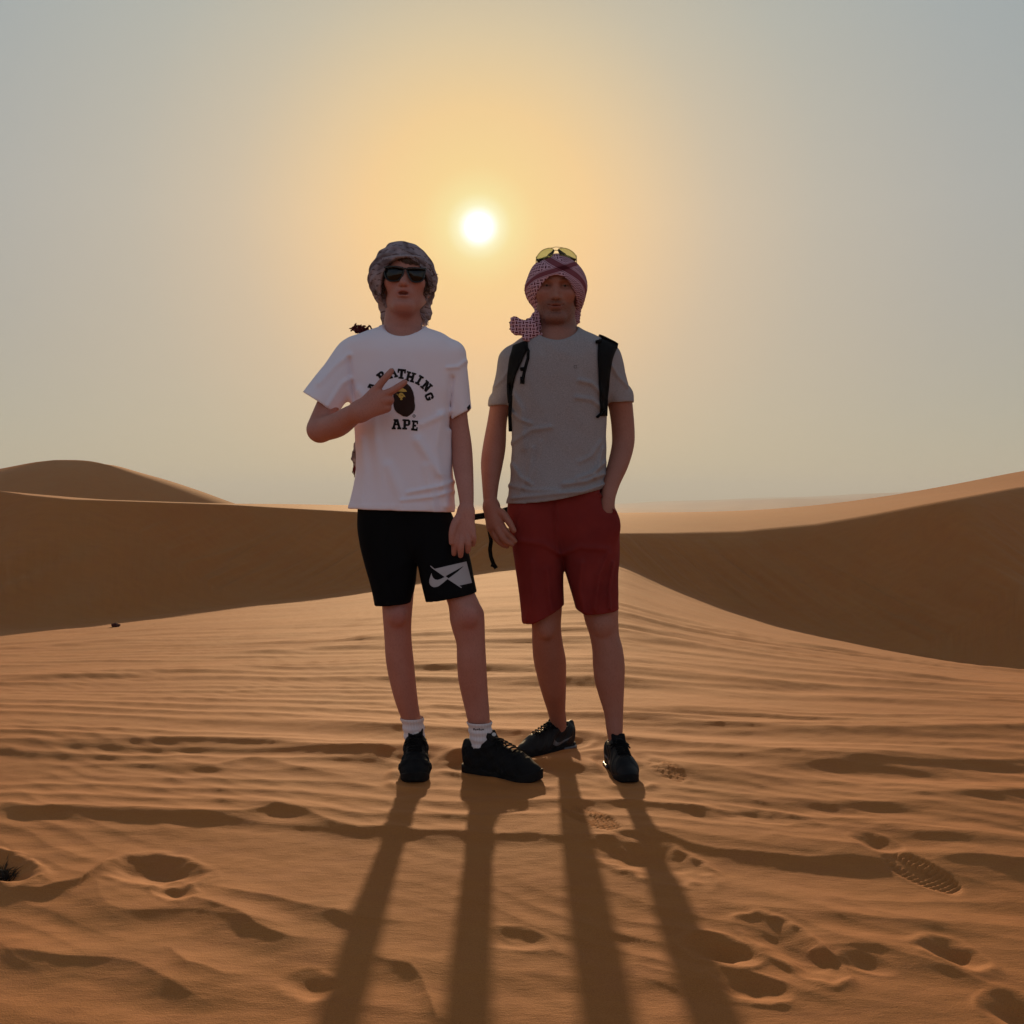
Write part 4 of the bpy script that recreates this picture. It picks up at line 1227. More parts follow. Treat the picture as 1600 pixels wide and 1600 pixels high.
    G = {'A': ([[(.30, 1), (.70, 1), (.98, .14), (.70, .14), (.62, .40), (.38, .40), (.30, .14), (.02, .14)], R_(-.06, 0, .42, .18), R_(.58, 0, 1.06, .18), R_(.16, .84, .70, 1)], [[(.44, .56), (.56, .56), (.50, .76)]]),
         'B': ([R_(.08, 0, .42, 1), R_(-.04, 0, .6, .2), R_(-.04, .8, .6, 1), [(.3, 1), (.72, 1), (.92, .9), (.94, .68), (.80, .52), (.98, .38), (.98, .14), (.80, 0), (.3, 0)]], [R_(.44, .62, .62, .80), R_(.44, .2, .64, .40)]),
         'T': ([R_(.34, 0, .66, 1), R_(.18, 0, .82, .18), R_(0, .78, 1, 1), R_(0, .58, .2, 1), R_(.8, .58, 1, 1)], []),
         'H': ([R_(.08, 0, .36, 1), R_(.64, 0, .92, 1), R_(.2, .38, .8, .62), R_(-.06, 0, .46, .18), R_(.54, 0, 1.06, .18), R_(-.06, .82, .46, 1), R_(.54, .82, 1.06, 1)], []),
         'I': ([R_(.32, 0, .68, 1), R_(.12, 0, .88, .2), R_(.12, .8, .88, 1)], []),
         'N': ([R_(.08, 0, .34, 1), R_(.68, 0, .94, 1), [(.08, 1), (.42, 1), (.94, 0), (.62, 0)], R_(-.06, 0, .46, .18), R_(-.06, .82, .34, 1), R_(.54, .82, 1.06, 1)], []),
         'G': ([[(.22, 1), (.78, 1), (.95, .85), (.95, .62), (.66, .62), (.66, .76), (.38, .76), (.34, .70), (.34, .28), (.40, .22), (.62, .22), (.66, .30), (.66, .36), (.52, .36), (.52, .54), (1.0, .54), (.95, .15), (.78, 0), (.22, 0), (.05, .16), (.05, .84)]], []),
         'P': ([R_(.10, 0, .42, 1), R_(-.04, 0, .58, .18), R_(-.04, .82, .5, 1), [(.3, 1), (.76, 1), (.98, .86), (.98, .52), (.76, .36), (.3, .36)]], [R_(.44, .54, .66, .82)]),
         'E': ([R_(.10, 0, .42, 1), R_(-.04, 0, .96, .2), R_(-.04, .8, .94, 1), R_(.3, .40, .68, .60), R_(.76, 0, .98, .36), R_(.74, .66, .94, 1)], [])}
    place = [('A', 582, 605, -60, 12.5, 14), ('B', 597, 588, -37, 12.5, 15.5), ('A', 613.5, 583.2, -14, 13, 15), ('T', 627.3, 584.2, 6, 13, 15.5), ('H', 641.3, 588.8, 15, 13.5, 15.5),
             ('I', 655.3, 594, 30, 10.5, 15.5), ('N', 666.5, 603.5, 42, 13, 15), ('G', 670.8, 619.5, 66, 12.0, 13),
             ('A', 619.5, 662.8, 0, 13.5, 16), ('P', 635.3, 663.2, 2, 12.3, 16), ('E', 648.3, 665, 6, 10, 16)]
    def words(X, Y, one):
        d = np.full(X.shape, 1e3)
        for ch, cx_, cy_, rot, w, h_ in [one]:
            a = math.radians(rot); dx, dy = X - cx_, Y - cy_
            lx = (dx * math.cos(a) + dy * math.sin(a)) / w + 0.5; ly = -(-dx * math.sin(a) + dy * math.cos(a)) / h_ + 0.5
            near_ = (lx > -.3) & (lx < 1.3) & (ly > -.3) & (ly < 1.3)
            if not near_.any(): continue
            L, M_ = lx[near_], ly[near_]; q = np.full(L.shape, 9.0)
            for pg in G[ch][0]: q = np.minimum(q, sd_poly(L, M_, pg))
            for pg in G[ch][1]: q = np.maximum(q, -sd_poly(L, M_, pg))
            d[near_] = np.minimum(d[near_], q)
        return d
    for one in place:
        print_on('letter', lambda X, Y: words(X, Y, one), (one[1] - 14, one[1] + 14, one[2] - 14, one[2] + 14), 0.42, bv, M_INK, shirt, 0.0012)
    print_on('registered_mark', lambda X, Y: np.minimum(np.abs(np.hypot(X - 647, Y - 650) - 2.0) - 0.35, np.maximum(np.abs(X - 647) - 0.3, np.abs(Y - 650) - 1.7)), (644, 650, 647, 653), 0.35, bv, M_INK, shirt, 0.0012)
    apep = [(631, 598.5), (637, 600), (642, 605), (645.5, 612), (647.5, 621), (647.5, 627), (648.7, 634), (648, 640), (645, 645), (640, 649), (636, 651.3), (630, 650.5), (626, 648), (620, 644.5), (616.5, 640), (615, 634), (614.3, 625), (614.5, 615), (617, 607), (622, 601.5), (626, 599)]
    print_on('emblem_head', lambda X, Y: sd_poly(X, Y, apep), (612, 651, 596, 654), 0.6, bv, M_BROWNINK, shirt, 0.0014)
    def gold(X, Y):
        d = sd_poly(X, Y, [(620.3, 611.5), (622, 608.5), (626, 606.6), (630, 606.8), (634, 609), (636, 612), (631, 612.3), (626, 611.8)])
        d = np.minimum(d, np.hypot((X - 626.7), (Y - 618) * 0.95) - 4.2)
        d = np.minimum(d, sd_poly(X, Y, [(619.4, 615), (621, 615.5), (622.2, 618), (620.7, 617.6)]))
        d = np.minimum(d, sd_poly(X, Y, [(630, 616), (632.2, 617.5), (633.6, 620.5), (632, 620.2), (630, 618.5)]))
        d = np.minimum(d, sd_poly(X, Y, [(625.5, 622.5), (628.5, 622.5), (628.8, 625), (625.2, 625)]))
        d = np.maximum(d, -(np.abs(Y - 617.4 - 0.12 * (X - 627)) + 2.2 * np.maximum(np.abs(X - 627.8) - 1.6, 0) - 0.40))
        return d
    print_on('emblem_face', gold, (618, 637, 605, 627), 0.35, bv, M_GOLDINK, shirt, 0.0026)
    # little woven tag on the sleeve
    print_on('sleeve_tag', lambda X, Y: sd_poly(X, Y, [(729.5, 637), (734, 631.5), (735.2, 638), (731.5, 641.5)]), (727, 737, 629, 643), 0.5, bv, M_INK, shirt, 0.0015, 3.5)

    # ---- shorts
    s = Field((-0.56, 3.28, 0.52), (-0.09, 3.72, 0.98), 0.0040)
    s.add(loft([(775, 560, 652, 3.5, .115), (800, 561, 652, 3.5, .115), (850, 563.5, 652, 3.5, .112), (880, 570, 651, 3.495, .105), (905, 576.5, 649, 3.49, .096), (930, 583, 645, 3.485, .090), (965, 590, 642, 3.48, .086)], 0, 2.3), 0.0)
    s.add(loft([(775, 640, 694, 3.5, .095), (800, 640, 703, 3.5, .103), (850, 644, 728, 3.49, .112), (880, 653, 736.5, 3.47, .105), (905, 658, 741, 3.455, .098), (930, 663.5, 746, 3.44, .094), (965, 671, 752, 3.43, .092)], 0, 2.3), 0.014)
    s.add(loft([(770, 568, 692, 3.5, .09), (800, 562, 701, 3.5, .102), (840, 566, 722, 3.5, .10), (872, 590, 715, 3.5, .07)]), 0.02)
    folds(lambda x, z: 0.0022 * pn(x * 14, z * 7, 41) + ridge(x, z, [(600, 820), (606, 880), (612, 940)], 3.4, .014, .005) + ridge(x, z, [(700, 850), (690, 900), (686, 940)], 3.4, .014, .004) + ridge(x, z, [(650, 850), (630, 880), (600, 900)], 3.4, .012, .004), s)
    hl = curve_cut((560, 587, 642, 654), (949, 948, 943.5, 942.5), 3.42, 1, (-0.56, 3.2, 0.50), (-0.327, 3.8, 0.80))
    hr = curve_cut((654, 666, 746, 770), (945, 943, 928, 924), 3.36, 1, (-0.327, 3.2, 0.50), (-0.05, 3.8, 0.80))
    for c in (hl, hr): hollow(s, (lambda c: lambda X, Y, Z: -c[0](X, Y, Z) - 0.045)(c), c[1], c[2])
    for c in (hl, hr): s.cut(c)
    shorts = child('shorts', s.mesh('shorts', relax=2), M_BLACK, root)
    bv2 = bvh_of([shorts])
    Z = lambda pts: [(640 + a / 13.333, 860 + b / 13.333) for a, b in pts]
    quad = Z([(520, 385), (1185, 230), (1300, 675), (1020, 737), (770, 570)])
    hook = Z([(458, 470), (432, 540), (412, 610), (410, 670), (428, 720), (465, 752), (510, 768), (560, 762), (610, 742), (700, 675), (800, 588), (745, 545), (690, 575), (640, 598), (580, 615), (530, 605), (490, 570), (466, 525)])
    tail = Z([(742, 540), (1138, 318), (1000, 445), (797, 592)])
    line1 = Z([(425, 322), (440, 318), (500, 368), (1088, 770), (1076, 784), (780, 590), (480, 378)])
    def logo(X, Y):
        d = np.maximum(sd_poly(X, Y, quad), -sd_poly(X, Y, tail))
        d = np.minimum(d, sd_poly(X, Y, hook))
        return np.minimum(d, sd_poly(X, Y, line1))
    print_on('logo_print', logo, (668, 740, 874, 922), 0.42, bv2, M_GREYINK, shorts, 0.0012)

    # ---- head scarf (keffiyeh tied as a turban)
    s = Field(hd.C + np.array((-0.16, -0.11, -0.22)), hd.C + np.array((0.17, 0.26, 0.15)), 0.0030)
    D2 = 3.49
    s.add(ell(P(629.5, 434, D2 + 0.02), (0.1060, 0.130, 0.120)), 0.0)
    s.add(ell(P(612, 438, D2 + 0.03), (0.074, 0.105, 0.075)), 0.03)
    s.add(ell(P(650, 440, D2 + 0.03), (0.066, 0.105, 0.070)), 0.03)
    s.add(cone(P(604, 462, D2 + 0.05), P(606, 512, D2 + 0.09), 0.026, 0.020), 0.03)
    s.add(cone(P(655, 462, D2 + 0.05), P(661, 490, D2 + 0.06), 0.036, 0.028), 0.03)
    s.add(cone(P(661, 490, D2 + 0.06), P(663, 506, D2 + 0.06), 0.025, 0.008), 0.015)
    def wraps(X, Y, Z):
        x = (X - hd.C[0]); z = Z - hd.C[2]; y = Y - hd.C[1]
        w = z * 1.0 + 0.30 * np.abs(x + 0.01)**1.5 * 4 + 0.12 * y + 0.25 * x
        n_ = 0.006 * np.sin(x * 31 + z * 20) + 0.004 * np.sin(y * 40 + 2) + 0.003 * np.sin(x * 77 - z * 60)
        a = np.sin((w + n_) * math.pi / 0.030)
        return -0.0042 * (1 - np.abs(a)) - 0.0012 * np.sin((w * 0.7 + n_ * 2 + x * 0.5) * 2 * math.pi / 0.05)
    s.shift(wraps)
    cxf, czf = P(632, 458, 3.42)[0], P(632, 458, 3.42)[2]
    s.cut((lambda X, Y, Z: -np.maximum((np.sqrt(((X - cxf) / 0.081)**2 + ((Z - czf) / 0.113)**2) - 1) * 0.081, (Y - 3.475)), (-2, 3, 1), (0, 4, 2)), 0.005)
    s.cut(neg(ell(P(631, 500, D2 - 0.02), (0.060, 0.07, 0.075)), 0.03), 0.004)
    s.cut(neg(ell(P(631, 440, D2 + 0.0), (0.070, 0.10, 0.090)), 0.03), 0.004)
    me = s.mesh('headscarf', relax=4)
    def uvf(co):
        v = co - hd.C; az = np.arctan2(v[:, 0], -(v[:, 1] - 0.09))
        return np.stack([az * 0.11, v[:, 2] + 0.3 * np.abs(v[:, 0])**1.3 * 0.6 + 0.15 * v[:, 0]], 1)
    set_uv(me, uvf)
    scarf = child('headscarf', me, M_SCARF_B, root)
    bs = bvh_of([scarf])
    # fringe along the brow edge, loose threads at the right, tassels
    mb = MB(); rr = random.Random(3)
    for i in range(70):
        px = 598 + 70 * i / 69 + rr.uniform(-.5, .5)
        py = 405.5 - 5 * (1 - ((px - 633) / 36)**2) + 1.0
        hit = ray_px(bs, px, py - 3.0)
        if hit[0] is None: continue
        p0 = np.array(hit[0]) - (0, 0.002, 0)
        ln = rr.uniform(.008, .014) * (1.2 if px < 618 or px > 655 else 0.8)
        q = [p0, p0 + (rr.uniform(-.002, .002), -.003, -ln * .5), p0 + (rr.uniform(-.005, .005), -.001, -ln)]
        mb.tube(q, [.0013, .0016, .0010], 5)
    for i in range(26):
        px, py = rr.uniform(670, 680), rr.uniform(424, 448)
        p0 = P(px, py, 3.47 + rr.uniform(-.01, .02)); dr = np.array((rr.uniform(.004, .016), rr.uniform(-.006, .006), rr.uniform(-.012, .004)))
        mb.tube([p0, p0 + dr * .6 + (0, 0, .002), p0 + dr], [.0011, .0010, .0006], 5)
    for i in range(22):
        px, py = rr.uniform(655, 668), rr.uniform(486, 506)
        p0 = P(px, py, 3.50); dr = np.array((rr.uniform(-.004, .010), -.004, rr.uniform(-.016, -.006)))
        mb.tube([p0, p0 + dr * .6 + (.002, 0, 0), p0 + dr], [.0012, .0011, .0007], 5)
    child('fringe', mb.mesh('fringe'), fabric('grey_yarn', (0.40, 0.34, 0.36)), scarf)['kind'] = 'stuff'
    # dark red tassel bunch lying on the shoulder
    mb = MB()
    for i in range(75):
        px, py = rr.gauss(563, 5.5), rr.gauss(516, 2.2)
        p0 = P(px, py, 3.49 + rr.uniform(-.012, .012)); dr = np.array((rr.uniform(-.020, .020), rr.uniform(-.012, .010), rr.uniform(-.012, .012)))
        if i < 10: dr[2] = rr.uniform(.006, .018)
        mid = p0 + dr * .5 + (0, 0, .004)
        mb.tube([p0 - dr * .4, p0, mid, p0 + dr], [.0022, .0030, .0028, .0012], 5)
    child('tassel', mb.mesh('tassel'), M_TASSEL, scarf)
    # loose end of the scarf hanging down the back, showing beside the waist
    s = Field(P(540, 760, 3.66), P(575, 690, 3.70) + np.array((0.03, 0.02, 0.02)), 0.0025)
    s.add(cone(P(560, 690, 3.64), P(555.5, 724, 3.64), .012, .010, .5), 0.0)
    s.add(cone(P(555.5, 722, 3.64), P(556, 732, 3.64), .010, .004, .5), 0.005)
    s = Field(np.array((-0.60, 3.58, 1.00)), np.array((-0.50, 3.72, 1.20)), 0.0025)
    s.add(cone(P(561, 690, 3.64), P(554.5, 716, 3.64), .016, .013, .5), 0.0)
    s.add(cone(P(554.5, 716, 3.64), P(556, 728, 3.64), .013, .008, .5), 0.006)
    s.shift(lambda X, Y, Z: 0.0015 * np.sin(X * 500 + Z * 120) + 0 * Y)
    me = s.mesh('scarf_end'); set_uv(me, lambda co: np.stack([co[:, 0], co[:, 2]], 1))
    child('scarf_end', me, M_SCARF_B, scarf)
    mb = MB()
    for i in range(9):
        p0 = P(552.5 + i * .35, 722 + i * .5, 3.64); e_ = P(551 + rr.uniform(-1.5, 3.5), 738 + rr.uniform(0, 8), 3.63)
        mb.tube([p0, (p0 + e_) / 2 + (rr.uniform(-.002, .002), 0, 0), e_], [.0016, .0020, .0009], 5)
    child('tassel', mb.mesh('tassel'), M_TASSEL, scarf)

    # ---- hair under the scarf
    mb = MB()
    for i in range(420):
        px = rr.uniform(597, 668); y0 = 404 + rr.uniform(-3, 3)
        t_ = (px - 632) / 35
        p0 = hd.world(t_ * 0.066, -0.013 + 0.052 * t_ * t_, 0.060 + rr.uniform(-.006, .006))
        ln = rr.uniform(.020, .036); sw = rr.uniform(-.006, .014) + 0.010
        q = [p0, p0 + (sw * .4, -.009, -ln * .45), p0 + (sw, -.010, -ln)]
        mb.tube(q, [.0020, .0019, .0007], 5)
    for sg, xl, xr in ((-1, 587, 600), (1, 664, 676)):
        for i in range(80):
            px, py = rr.uniform(xl, xr), rr.uniform(418, 458)
            p0 = P(px, py, 3.46 + rr.uniform(-.02, .02)); a0 = rr.uniform(0, 6.3); r0 = rr.uniform(.004, .009)
            q = [p0 + (r0 * math.cos(a0 + k * .9), r0 * .4 * math.sin(a0 + k), r0 * math.sin(a0 + k * .9) - k * .0022) for k in range(5)]
            mb.tube(q, [.0013, .0014, .0014, .0012, .0006], 5)
    child('hair', mb.mesh('hair'), M_HAIR, root)

    # ---- socks and shoes
    for rws, txt in (([(1121, 626.5, 660.5, 3.552), (1136, 629.5, 663, 3.558), (1160, 633, 664, 3.566), (1188, 640, 660, 3.57)], False), ([(1127, 730.5, 767.5, 3.480), (1145, 733, 769, 3.484), (1165, 736, 768, 3.487), (1188, 742, 762, 3.487)], True)):
        sk = child('sock', ribbed_tube(rws, 96, 0.0006), M_SOCK, root)
        if txt:
            bk = bvh_of([sk])
            segs = [(739.5, 1138.5, 741.5), (742.5, 1139.5, 744.3), (745.2, 1139, 747.4), (748.2, 1138.8, 750), (750.8, 1139.6, 752.6), (753.4, 1139, 756)]
            def tx(X, Y):
                d = np.full(X.shape, 9.0)
                for i, (x0, y0, x1) in enumerate(segs):
                    d = np.minimum(d, np.maximum(np.abs(X - (x0 + x1) / 2) - (x1 - x0) / 2, np.abs(Y - y0 - 0.9) - (1.5 if i % 3 == 0 else 1.05)))
                    d = np.maximum(d, -np.maximum(np.abs(X - (x0 + x1) / 2) - 0.3, np.abs(Y - y0 - 1.0) - 0.5))
                return d
            print_on('sock_lettering', tx, (738, 757, 1135, 1143), 0.3, bk, M_INK, sk, 0.0012)
    make_shoe(*B_L, root, 'chunky', width=1.0)
    make_shoe(*B_R, root, 'chunky', width=1.0)
    return root, hd, shirt
boy, boy_head, boy_shirt = build_boy()

# ---- dark sunglasses worn by the boy
def extrude_outline(pts3, nrm, t):
    n = len(pts3); V = [p + nrm * t / 2 for p in pts3] + [p - nrm * t / 2 for p in pts3]
    F = [tuple(range(n)), tuple(range(2 * n - 1, n - 1, -1))] + [(i, i + n, (i + 1) % n + n, (i + 1) % n) for i in range(n)]
    return V, F
def smooth_loop(pts, n=40):
    pts = np.asarray(pts, float); m = len(pts); out = []
    for i in range(n):
        q = i * m / n; k = int(q); t_ = q - k
        p0, p1, p2, p3 = (pts[(k + j - 1) % m] for j in range(4))
        out.append(0.5 * ((2 * p1) + (-p0 + p2) * t_ + (2 * p0 - 5 * p1 + 4 * p2 - p3) * t_**2 + (-p0 + 3 * p1 - 3 * p2 + p3) * t_**3))
    return np.array(out)
def lens_mesh(loop, t=0.0018):
    c = loop.mean(0); V = []; F = []; n = len(loop)
    nrm = np.array((0, -1.0, 0))
    for side in (1, -1):
        V.append(c + nrm * (0.0022 + side * t / 2)); V += [p + nrm * side * t / 2 for p in loop]
    for i in range(n):
        j = (i + 1) % n
        F.append((0, 1 + i, 1 + j)); F.append((n + 1, n + 2 + j, n + 2 + i)); F.append((1 + i, n + 2 + i, n + 2 + j, 1 + j))
    me = poly_mesh('lens', V, F); bm = bmesh.new(); bm.from_mesh(me); bmesh.ops.recalc_face_normals(bm, faces=bm.faces); bm.to_mesh(me); bm.free()
    return me
def boy_glasses():
    dg = boy_head.C[1] - 0.026
    dep = lambda px: dg + 0.000009 * (px - 632.5)**2
    g = thing('sunglasses', 'dark square sunglasses worn over the eyes of the person in white', 'sunglasses', P(632, 428, dg))
    fr = MB()
    for lp in ([(600.5, 418.5), (614, 416.5), (629.5, 419), (630.5, 426), (627.5, 433), (621, 438.6), (609, 438.8), (602.5, 433)],
               [(636, 420), (647.5, 419), (663.5, 420.5), (663.5, 429), (661, 437), (654.5, 440.6), (644, 439.6), (638.5, 431)]):
        loop = np.array([P(x, y, dep(x)) for x, y in smooth_loop(lp, 44)])
        child('lens', lens_mesh(loop), M_LENS_D, g)
        fr.tube(np.vstack([loop, loop[:1]]), 0.0026, 6)
        top = [P(x, y, dep(x) - .001) for x, y in (lp[0], lp[1], lp[2])]
        fr.tube(top, 0.0040, 6)
    fr.tube([P(629, 421, dep(629)), P(633, 419.5, dg - .004), P(636.5, 421.5, dep(636))], 0.0032, 8)
    child('frame', fr.mesh('frame'), M_DARKFRAME, g)
    for sx, px in ((-1, 600.5), (1, 664)):
        mb = MB(); mb.tube([P(px, 420, dep(px)), P(px + sx * 1.5, 420, dg + .03), P(px + sx * 1.0, 424, dg + .10)], 0.0032, 6)
        child('temple', mb.mesh('temple'), M_DARKFRAME, g)
boy_glasses()

# ================================================================== the man in the grey shirt
DM = 3.62
def build_man():
    root = thing('person', 'person in grey T-shirt and dark red shorts with red checked headscarf, one hand in pocket', 'person', P(900, 1215, 3.62) * (1, 1, 0))
    hd = Head(868.5, 445.5, DM - 0.085, 0.985, -5, -2, 1.0, sx=1.02)
    f = Field((-0.14, 3.30, 0.0), (0.50, 3.96, 1.80), 0.0036)
    f.add(loft([(790, 796, 880, 3.62, .085), (880, 812, 878, 3.62, .085), (950, 828, 878, 3.61, .068), (980, 831, 876.5, 3.615, .058), (1003, 831.5, 879, 3.635, .056), (1030, 833.5, 884, 3.665, .060), (1060, 840, 884.5, 3.70, .057), (1090, 848.5, 884, 3.735, .046), (1110, 855, 883.5, 3.775, .040), (1128, 860, 885, 3.805, .037), (1145, 864, 884, 3.825, .031), (1165, 866, 883, 3.832, .028)]), 0.01)
    f.add(loft([(790, 872, 958, 3.62, .085), (880, 886, 962, 3.60, .085), (950, 909, 966, 3.58, .066), (972, 914.5, 966, 3.575, .060), (992, 921, 967.5, 3.575, .057), (1012, 925, 972.5, 3.575, .058), (1040, 926.5, 976, 3.575, .060), (1065, 929.5, 975.5, 3.572, .056), (1090, 936.5, 974.5, 3.57, .047), (1115, 944, 973.5, 3.565, .041), (1140, 947.5, 973, 3.555, .037), (1160, 951, 972, 3.55, .031), (1190, 953, 971, 3.55, .028)]), 0.01)
    f.add(loft([(520, 848, 905, 3.62, .06), (545, 815, 935, 3.62, .085), (600, 806, 946, 3.62, .105), (700, 812, 938, 3.62, .095), (790, 806, 930, 3.62, .085), (838, 820, 935, 3.62, .06)]), 0.03)
    limb(f, [(805, 566, 3.62, 25), (784, 625, 3.64, 16.5), (777, 658, 3.65, 15.2), (772.5, 696, 3.645, 17.8), (768.5, 724, 3.62, 17.2), (766.5, 752, 3.59, 13.6), (765.8, 778, 3.57, 11), (767, 790, 3.56, 10.5)], 0.012)
    limb(f, [(945, 563, 3.62, 26), (966, 620, 3.64, 20), (971.5, 648, 3.65, 18.3), (974, 680, 3.65, 17.8), (972.5, 700, 3.64, 17.2), (965.5, 726, 3.61, 16), (956, 752, 3.575, 13.6), (950, 778, 3.55, 11.5), (949, 800, 3.545, 12), (951, 825, 3.55, 12)], 0.012)
    # hanging hand, thumb towards the thigh
    for kx_, ky_, kd, r in ((780, 814, 3.535, 7.8), (775, 821, 3.53, 8), (770, 825, 3.54, 7.6), (767, 824, 3.555, 7.2)):
        f.add(cone(P(768, 792, 3.56), P(kx_, ky_, kd), 10.5 / FPX * 3.56, r / FPX * 3.55, 0.9), 0.014)
    limb(f, [(780, 815, 3.533, 6.02), (789, 829, 3.522, 5.33), (797, 838, 3.525, 4.82), (804.5, 845.5, 3.53, 4.13)], 0.002)
    limb(f, [(775, 821, 3.53, 6.02), (783, 837, 3.518, 5.33), (791, 846, 3.522, 4.82), (800, 850.5, 3.53, 4.13)], 0.002)
    limb(f, [(770, 825, 3.54, 6.02), (776, 841, 3.535, 5.16), (784, 850, 3.54, 4.64), (792, 853.5, 3.548, 3.96)], 0.002)
    limb(f, [(767, 824, 3.555, 5.50), (772, 838, 3.556, 4.64), (779, 846, 3.56, 4.13), (786, 849, 3.565, 3.61)], 0.002)
    limb(f, [(774, 797, 3.55, 7.31), (786, 803.5, 3.53, 6.54), (795, 815, 3.515, 5.50), (803, 829, 3.51, 4.30)], 0.006)
    f.add(cone(P(869, 480, DM + 0.01), P(869, 520, DM + 0.015), 0.062, 0.066, 1.0), 0.02)
    f.add(cone(P(869, 516, DM + 0.015), P(870, 548, DM + 0.005), 0.068, 0.095), 0.03)
    f.add(head_prim(hd, 0.0, 0.5, True, 1.04, 1.4), 0.018)
    f.add(ell(P(854, 985, 3.565), (.024, .016, .028)), 0.02)
    f.add(ell(P(941, 978, 3.525), (.026, .016, .030)), 0.02)
    me = f.mesh('body'); set_tint(me, head_tint(hd, 0.75)); child('body', me, M_SKIN_M, root)
    # eyes
    for sg in (-1, 1):
        bm = bmesh.new(); bmesh.ops.create_uvsphere(bm, u_segments=16, v_segments=10, radius=0.0122 * hd.s)
        me = bpy.data.meshes.new('eye'); bm.to_mesh(me); bm.free()
        me.transform(Matrix.Translation(Vector(hd.world(sg * 0.0315, 0.0115, -0.001))))
        e = child('eye', me, M_EYE, root)
        bm = bmesh.new(); bmesh.ops.create_uvsphere(bm, u_segments=12, v_segments=8, radius=0.0058 * hd.s)
        me = bpy.data.meshes.new('iris'); bm.to_mesh(me); bm.free()
        me.transform(Matrix.Translation(Vector(hd.world(sg * 0.0315, 0.0042, -0.001))))
        child('iris', me, M_IRIS, e)
    # eyebrows
    rr = random.Random(5)
    for sg in (-1, 1):
        mb = MB()
        for i in range(60):
            a = rr.random(); x = 0.014 + 0.034 * a; z = 0.0155 + 0.007 * math.sin(min(a * 1.25, 1) * math.pi * .62) - (0.006 * max(0, a - .7)) + rr.uniform(-.002, .002)
            y = -0.0105 + 9.0 * x * x
            p0 = hd.world(sg * x, y, z); p1 = hd.world(sg * (x + .006), y + .0012, z + rr.uniform(.0, .003))
            mb.tube([p0, (p0 + p1) / 2 - (0, .0008, 0), p1], [.0006, .0007, .0003], 4)
        child('eyebrow', mb.mesh('eyebrow'), M_HAIR, root)

    # ---- T-shirt
    s = Field((-0.10, 3.40, 0.90), (0.46, 3.84, 1.58), 0.0040)
    rows = [(508, 846, 900, 3.63, .06), (518, 834, 915, 3.625, .075), (526, 818, 932, 3.62, .09), (536, 804, 950, 3.62, .105), (552, 793, 961, 3.62, .118), (580, 789, 962, 3.62, .126), (610, 793, 955, 3.62, .126), (640, 797, 950, 3.62, .123), (680, 800, 948, 3.62, .118), (720, 799.5, 948, 3.62, .118), (750, 797, 947, 3.62, .126), (775, 793, 945, 3.62, .133), (800, 788, 946, 3.62, .136)]
    s.add(loft(rows, 0, 2.3), 0.0)
    hemx, hemy = (770, 790, 820, 850, 880, 910, 935, 950), (787, 787, 787, 784.5, 779.5, 772.5, 766, 762)
    hem = curve_cut(hemx, hemy, 3.51, 1, (-0.03, 3.3, 0.86), (0.345, 3.9, 1.06))
    slc = plane_px((760, 635.5), (796, 633), 3.64, (790, 580), (-1, 3, 0), (1, 4, 2))
    src = plane_px((946, 632), (994, 628.5), 3.64, (950, 580), (-1, 3, 0), (1, 4, 2))
    s.add(sleeve(P(806, 566, 3.62), P(778.0, 642, 3.64), 28 / FPX * 3.62, 15.2 / FPX * 3.64, 1.15, slc, 0.0085, 0.06, cone(P(780, 626.5, 3.64), P(778.3, 642, 3.64), 17.2 / FPX * 3.64, 16.8 / FPX * 3.64, 1.15)), 0.014)
    s.add(sleeve(P(943, 562, 3.62), P(970.0, 642, 3.64), 29 / FPX * 3.62, 19.6 / FPX * 3.64, 1.1, src, 0.0085, 0.06, cone(P(968, 619, 3.64), P(970, 642, 3.64), 21.6 / FPX * 3.64, 21.2 / FPX * 3.64, 1.1)), 0.014)
    def fold2(x, z):
        o = 0.0034 * pn(x * 11, z * 6, 51) + 0.0022 * pn(x * 24 + z * 9, z * 15, 52)
        for pts, w, a in (([(800, 690), (830, 672), (860, 668)], .008, .005), ([(800, 612), (815, 640), (818, 700)], .010, .006), ([(832, 700), (826, 740), (812, 770)], .008, .006), ([(845, 690), (838, 725), (828, 752)], .006, .004),
                          ([(948, 620), (925, 600), (905, 596)], .008, .006), ([(948, 640), (925, 625), (900, 622)], .008, .005), ([(945, 740), (915, 752), (880, 757)], .008, .008), ([(947, 722), (925, 740), (900, 748)], .007, .007),
                          ([(947, 756), (910, 768), (860, 772), (800, 778)], .007, .007), ([(795, 758), (830, 766), (870, 766)], .007, .005), ([(944, 700), (935, 730), (930, 745)], .008, .006), ([(940, 690), (925, 712), (905, 722)], .007, .004),
                          ([(797, 600), (800, 625), (803, 640)], .006, -.007), ([(950, 600), (948, 622), (950, 640)], .006, -.008), ([(772, 600), (785, 590), (795, 575)], .006, .004), ([(985, 600), (968, 585), (958, 570)], .007, .005),
                          ([(798, 640), (812, 655), (830, 662)], .006, .005), ([(800, 725), (812, 745), (830, 757)], .007, .006)):
            o = o + ridge(x, z, pts, 3.52, w, a * 1.4)
        zh = np.interp(x, [(q - 800) / FPX * 3.51 for q in hemx], [P(0, q, 3.51)[2] for q in hemy])
        return o - 0.0016 * (z < zh + 0.022)
    folds(fold2, s)
    hollow(s, lambda X, Y, Z: -hem[0](X, Y, Z) - 0.04, hem[1], hem[2])
    s.cut(hem)
    s.cut(neg(ell(P(869, 497, 3.56), (0.086, 0.140, 0.080), np.array(Matrix.Rotation(math.radians(9), 3, 'Y') @ Matrix.Rotation(math.radians(10), 3, 'X'))), 0.02), 0.004)
    shirt = child('t_shirt', s.mesh('t_shirt', relax=2), M_GREY, root)
    bv = bvh_of([shirt])
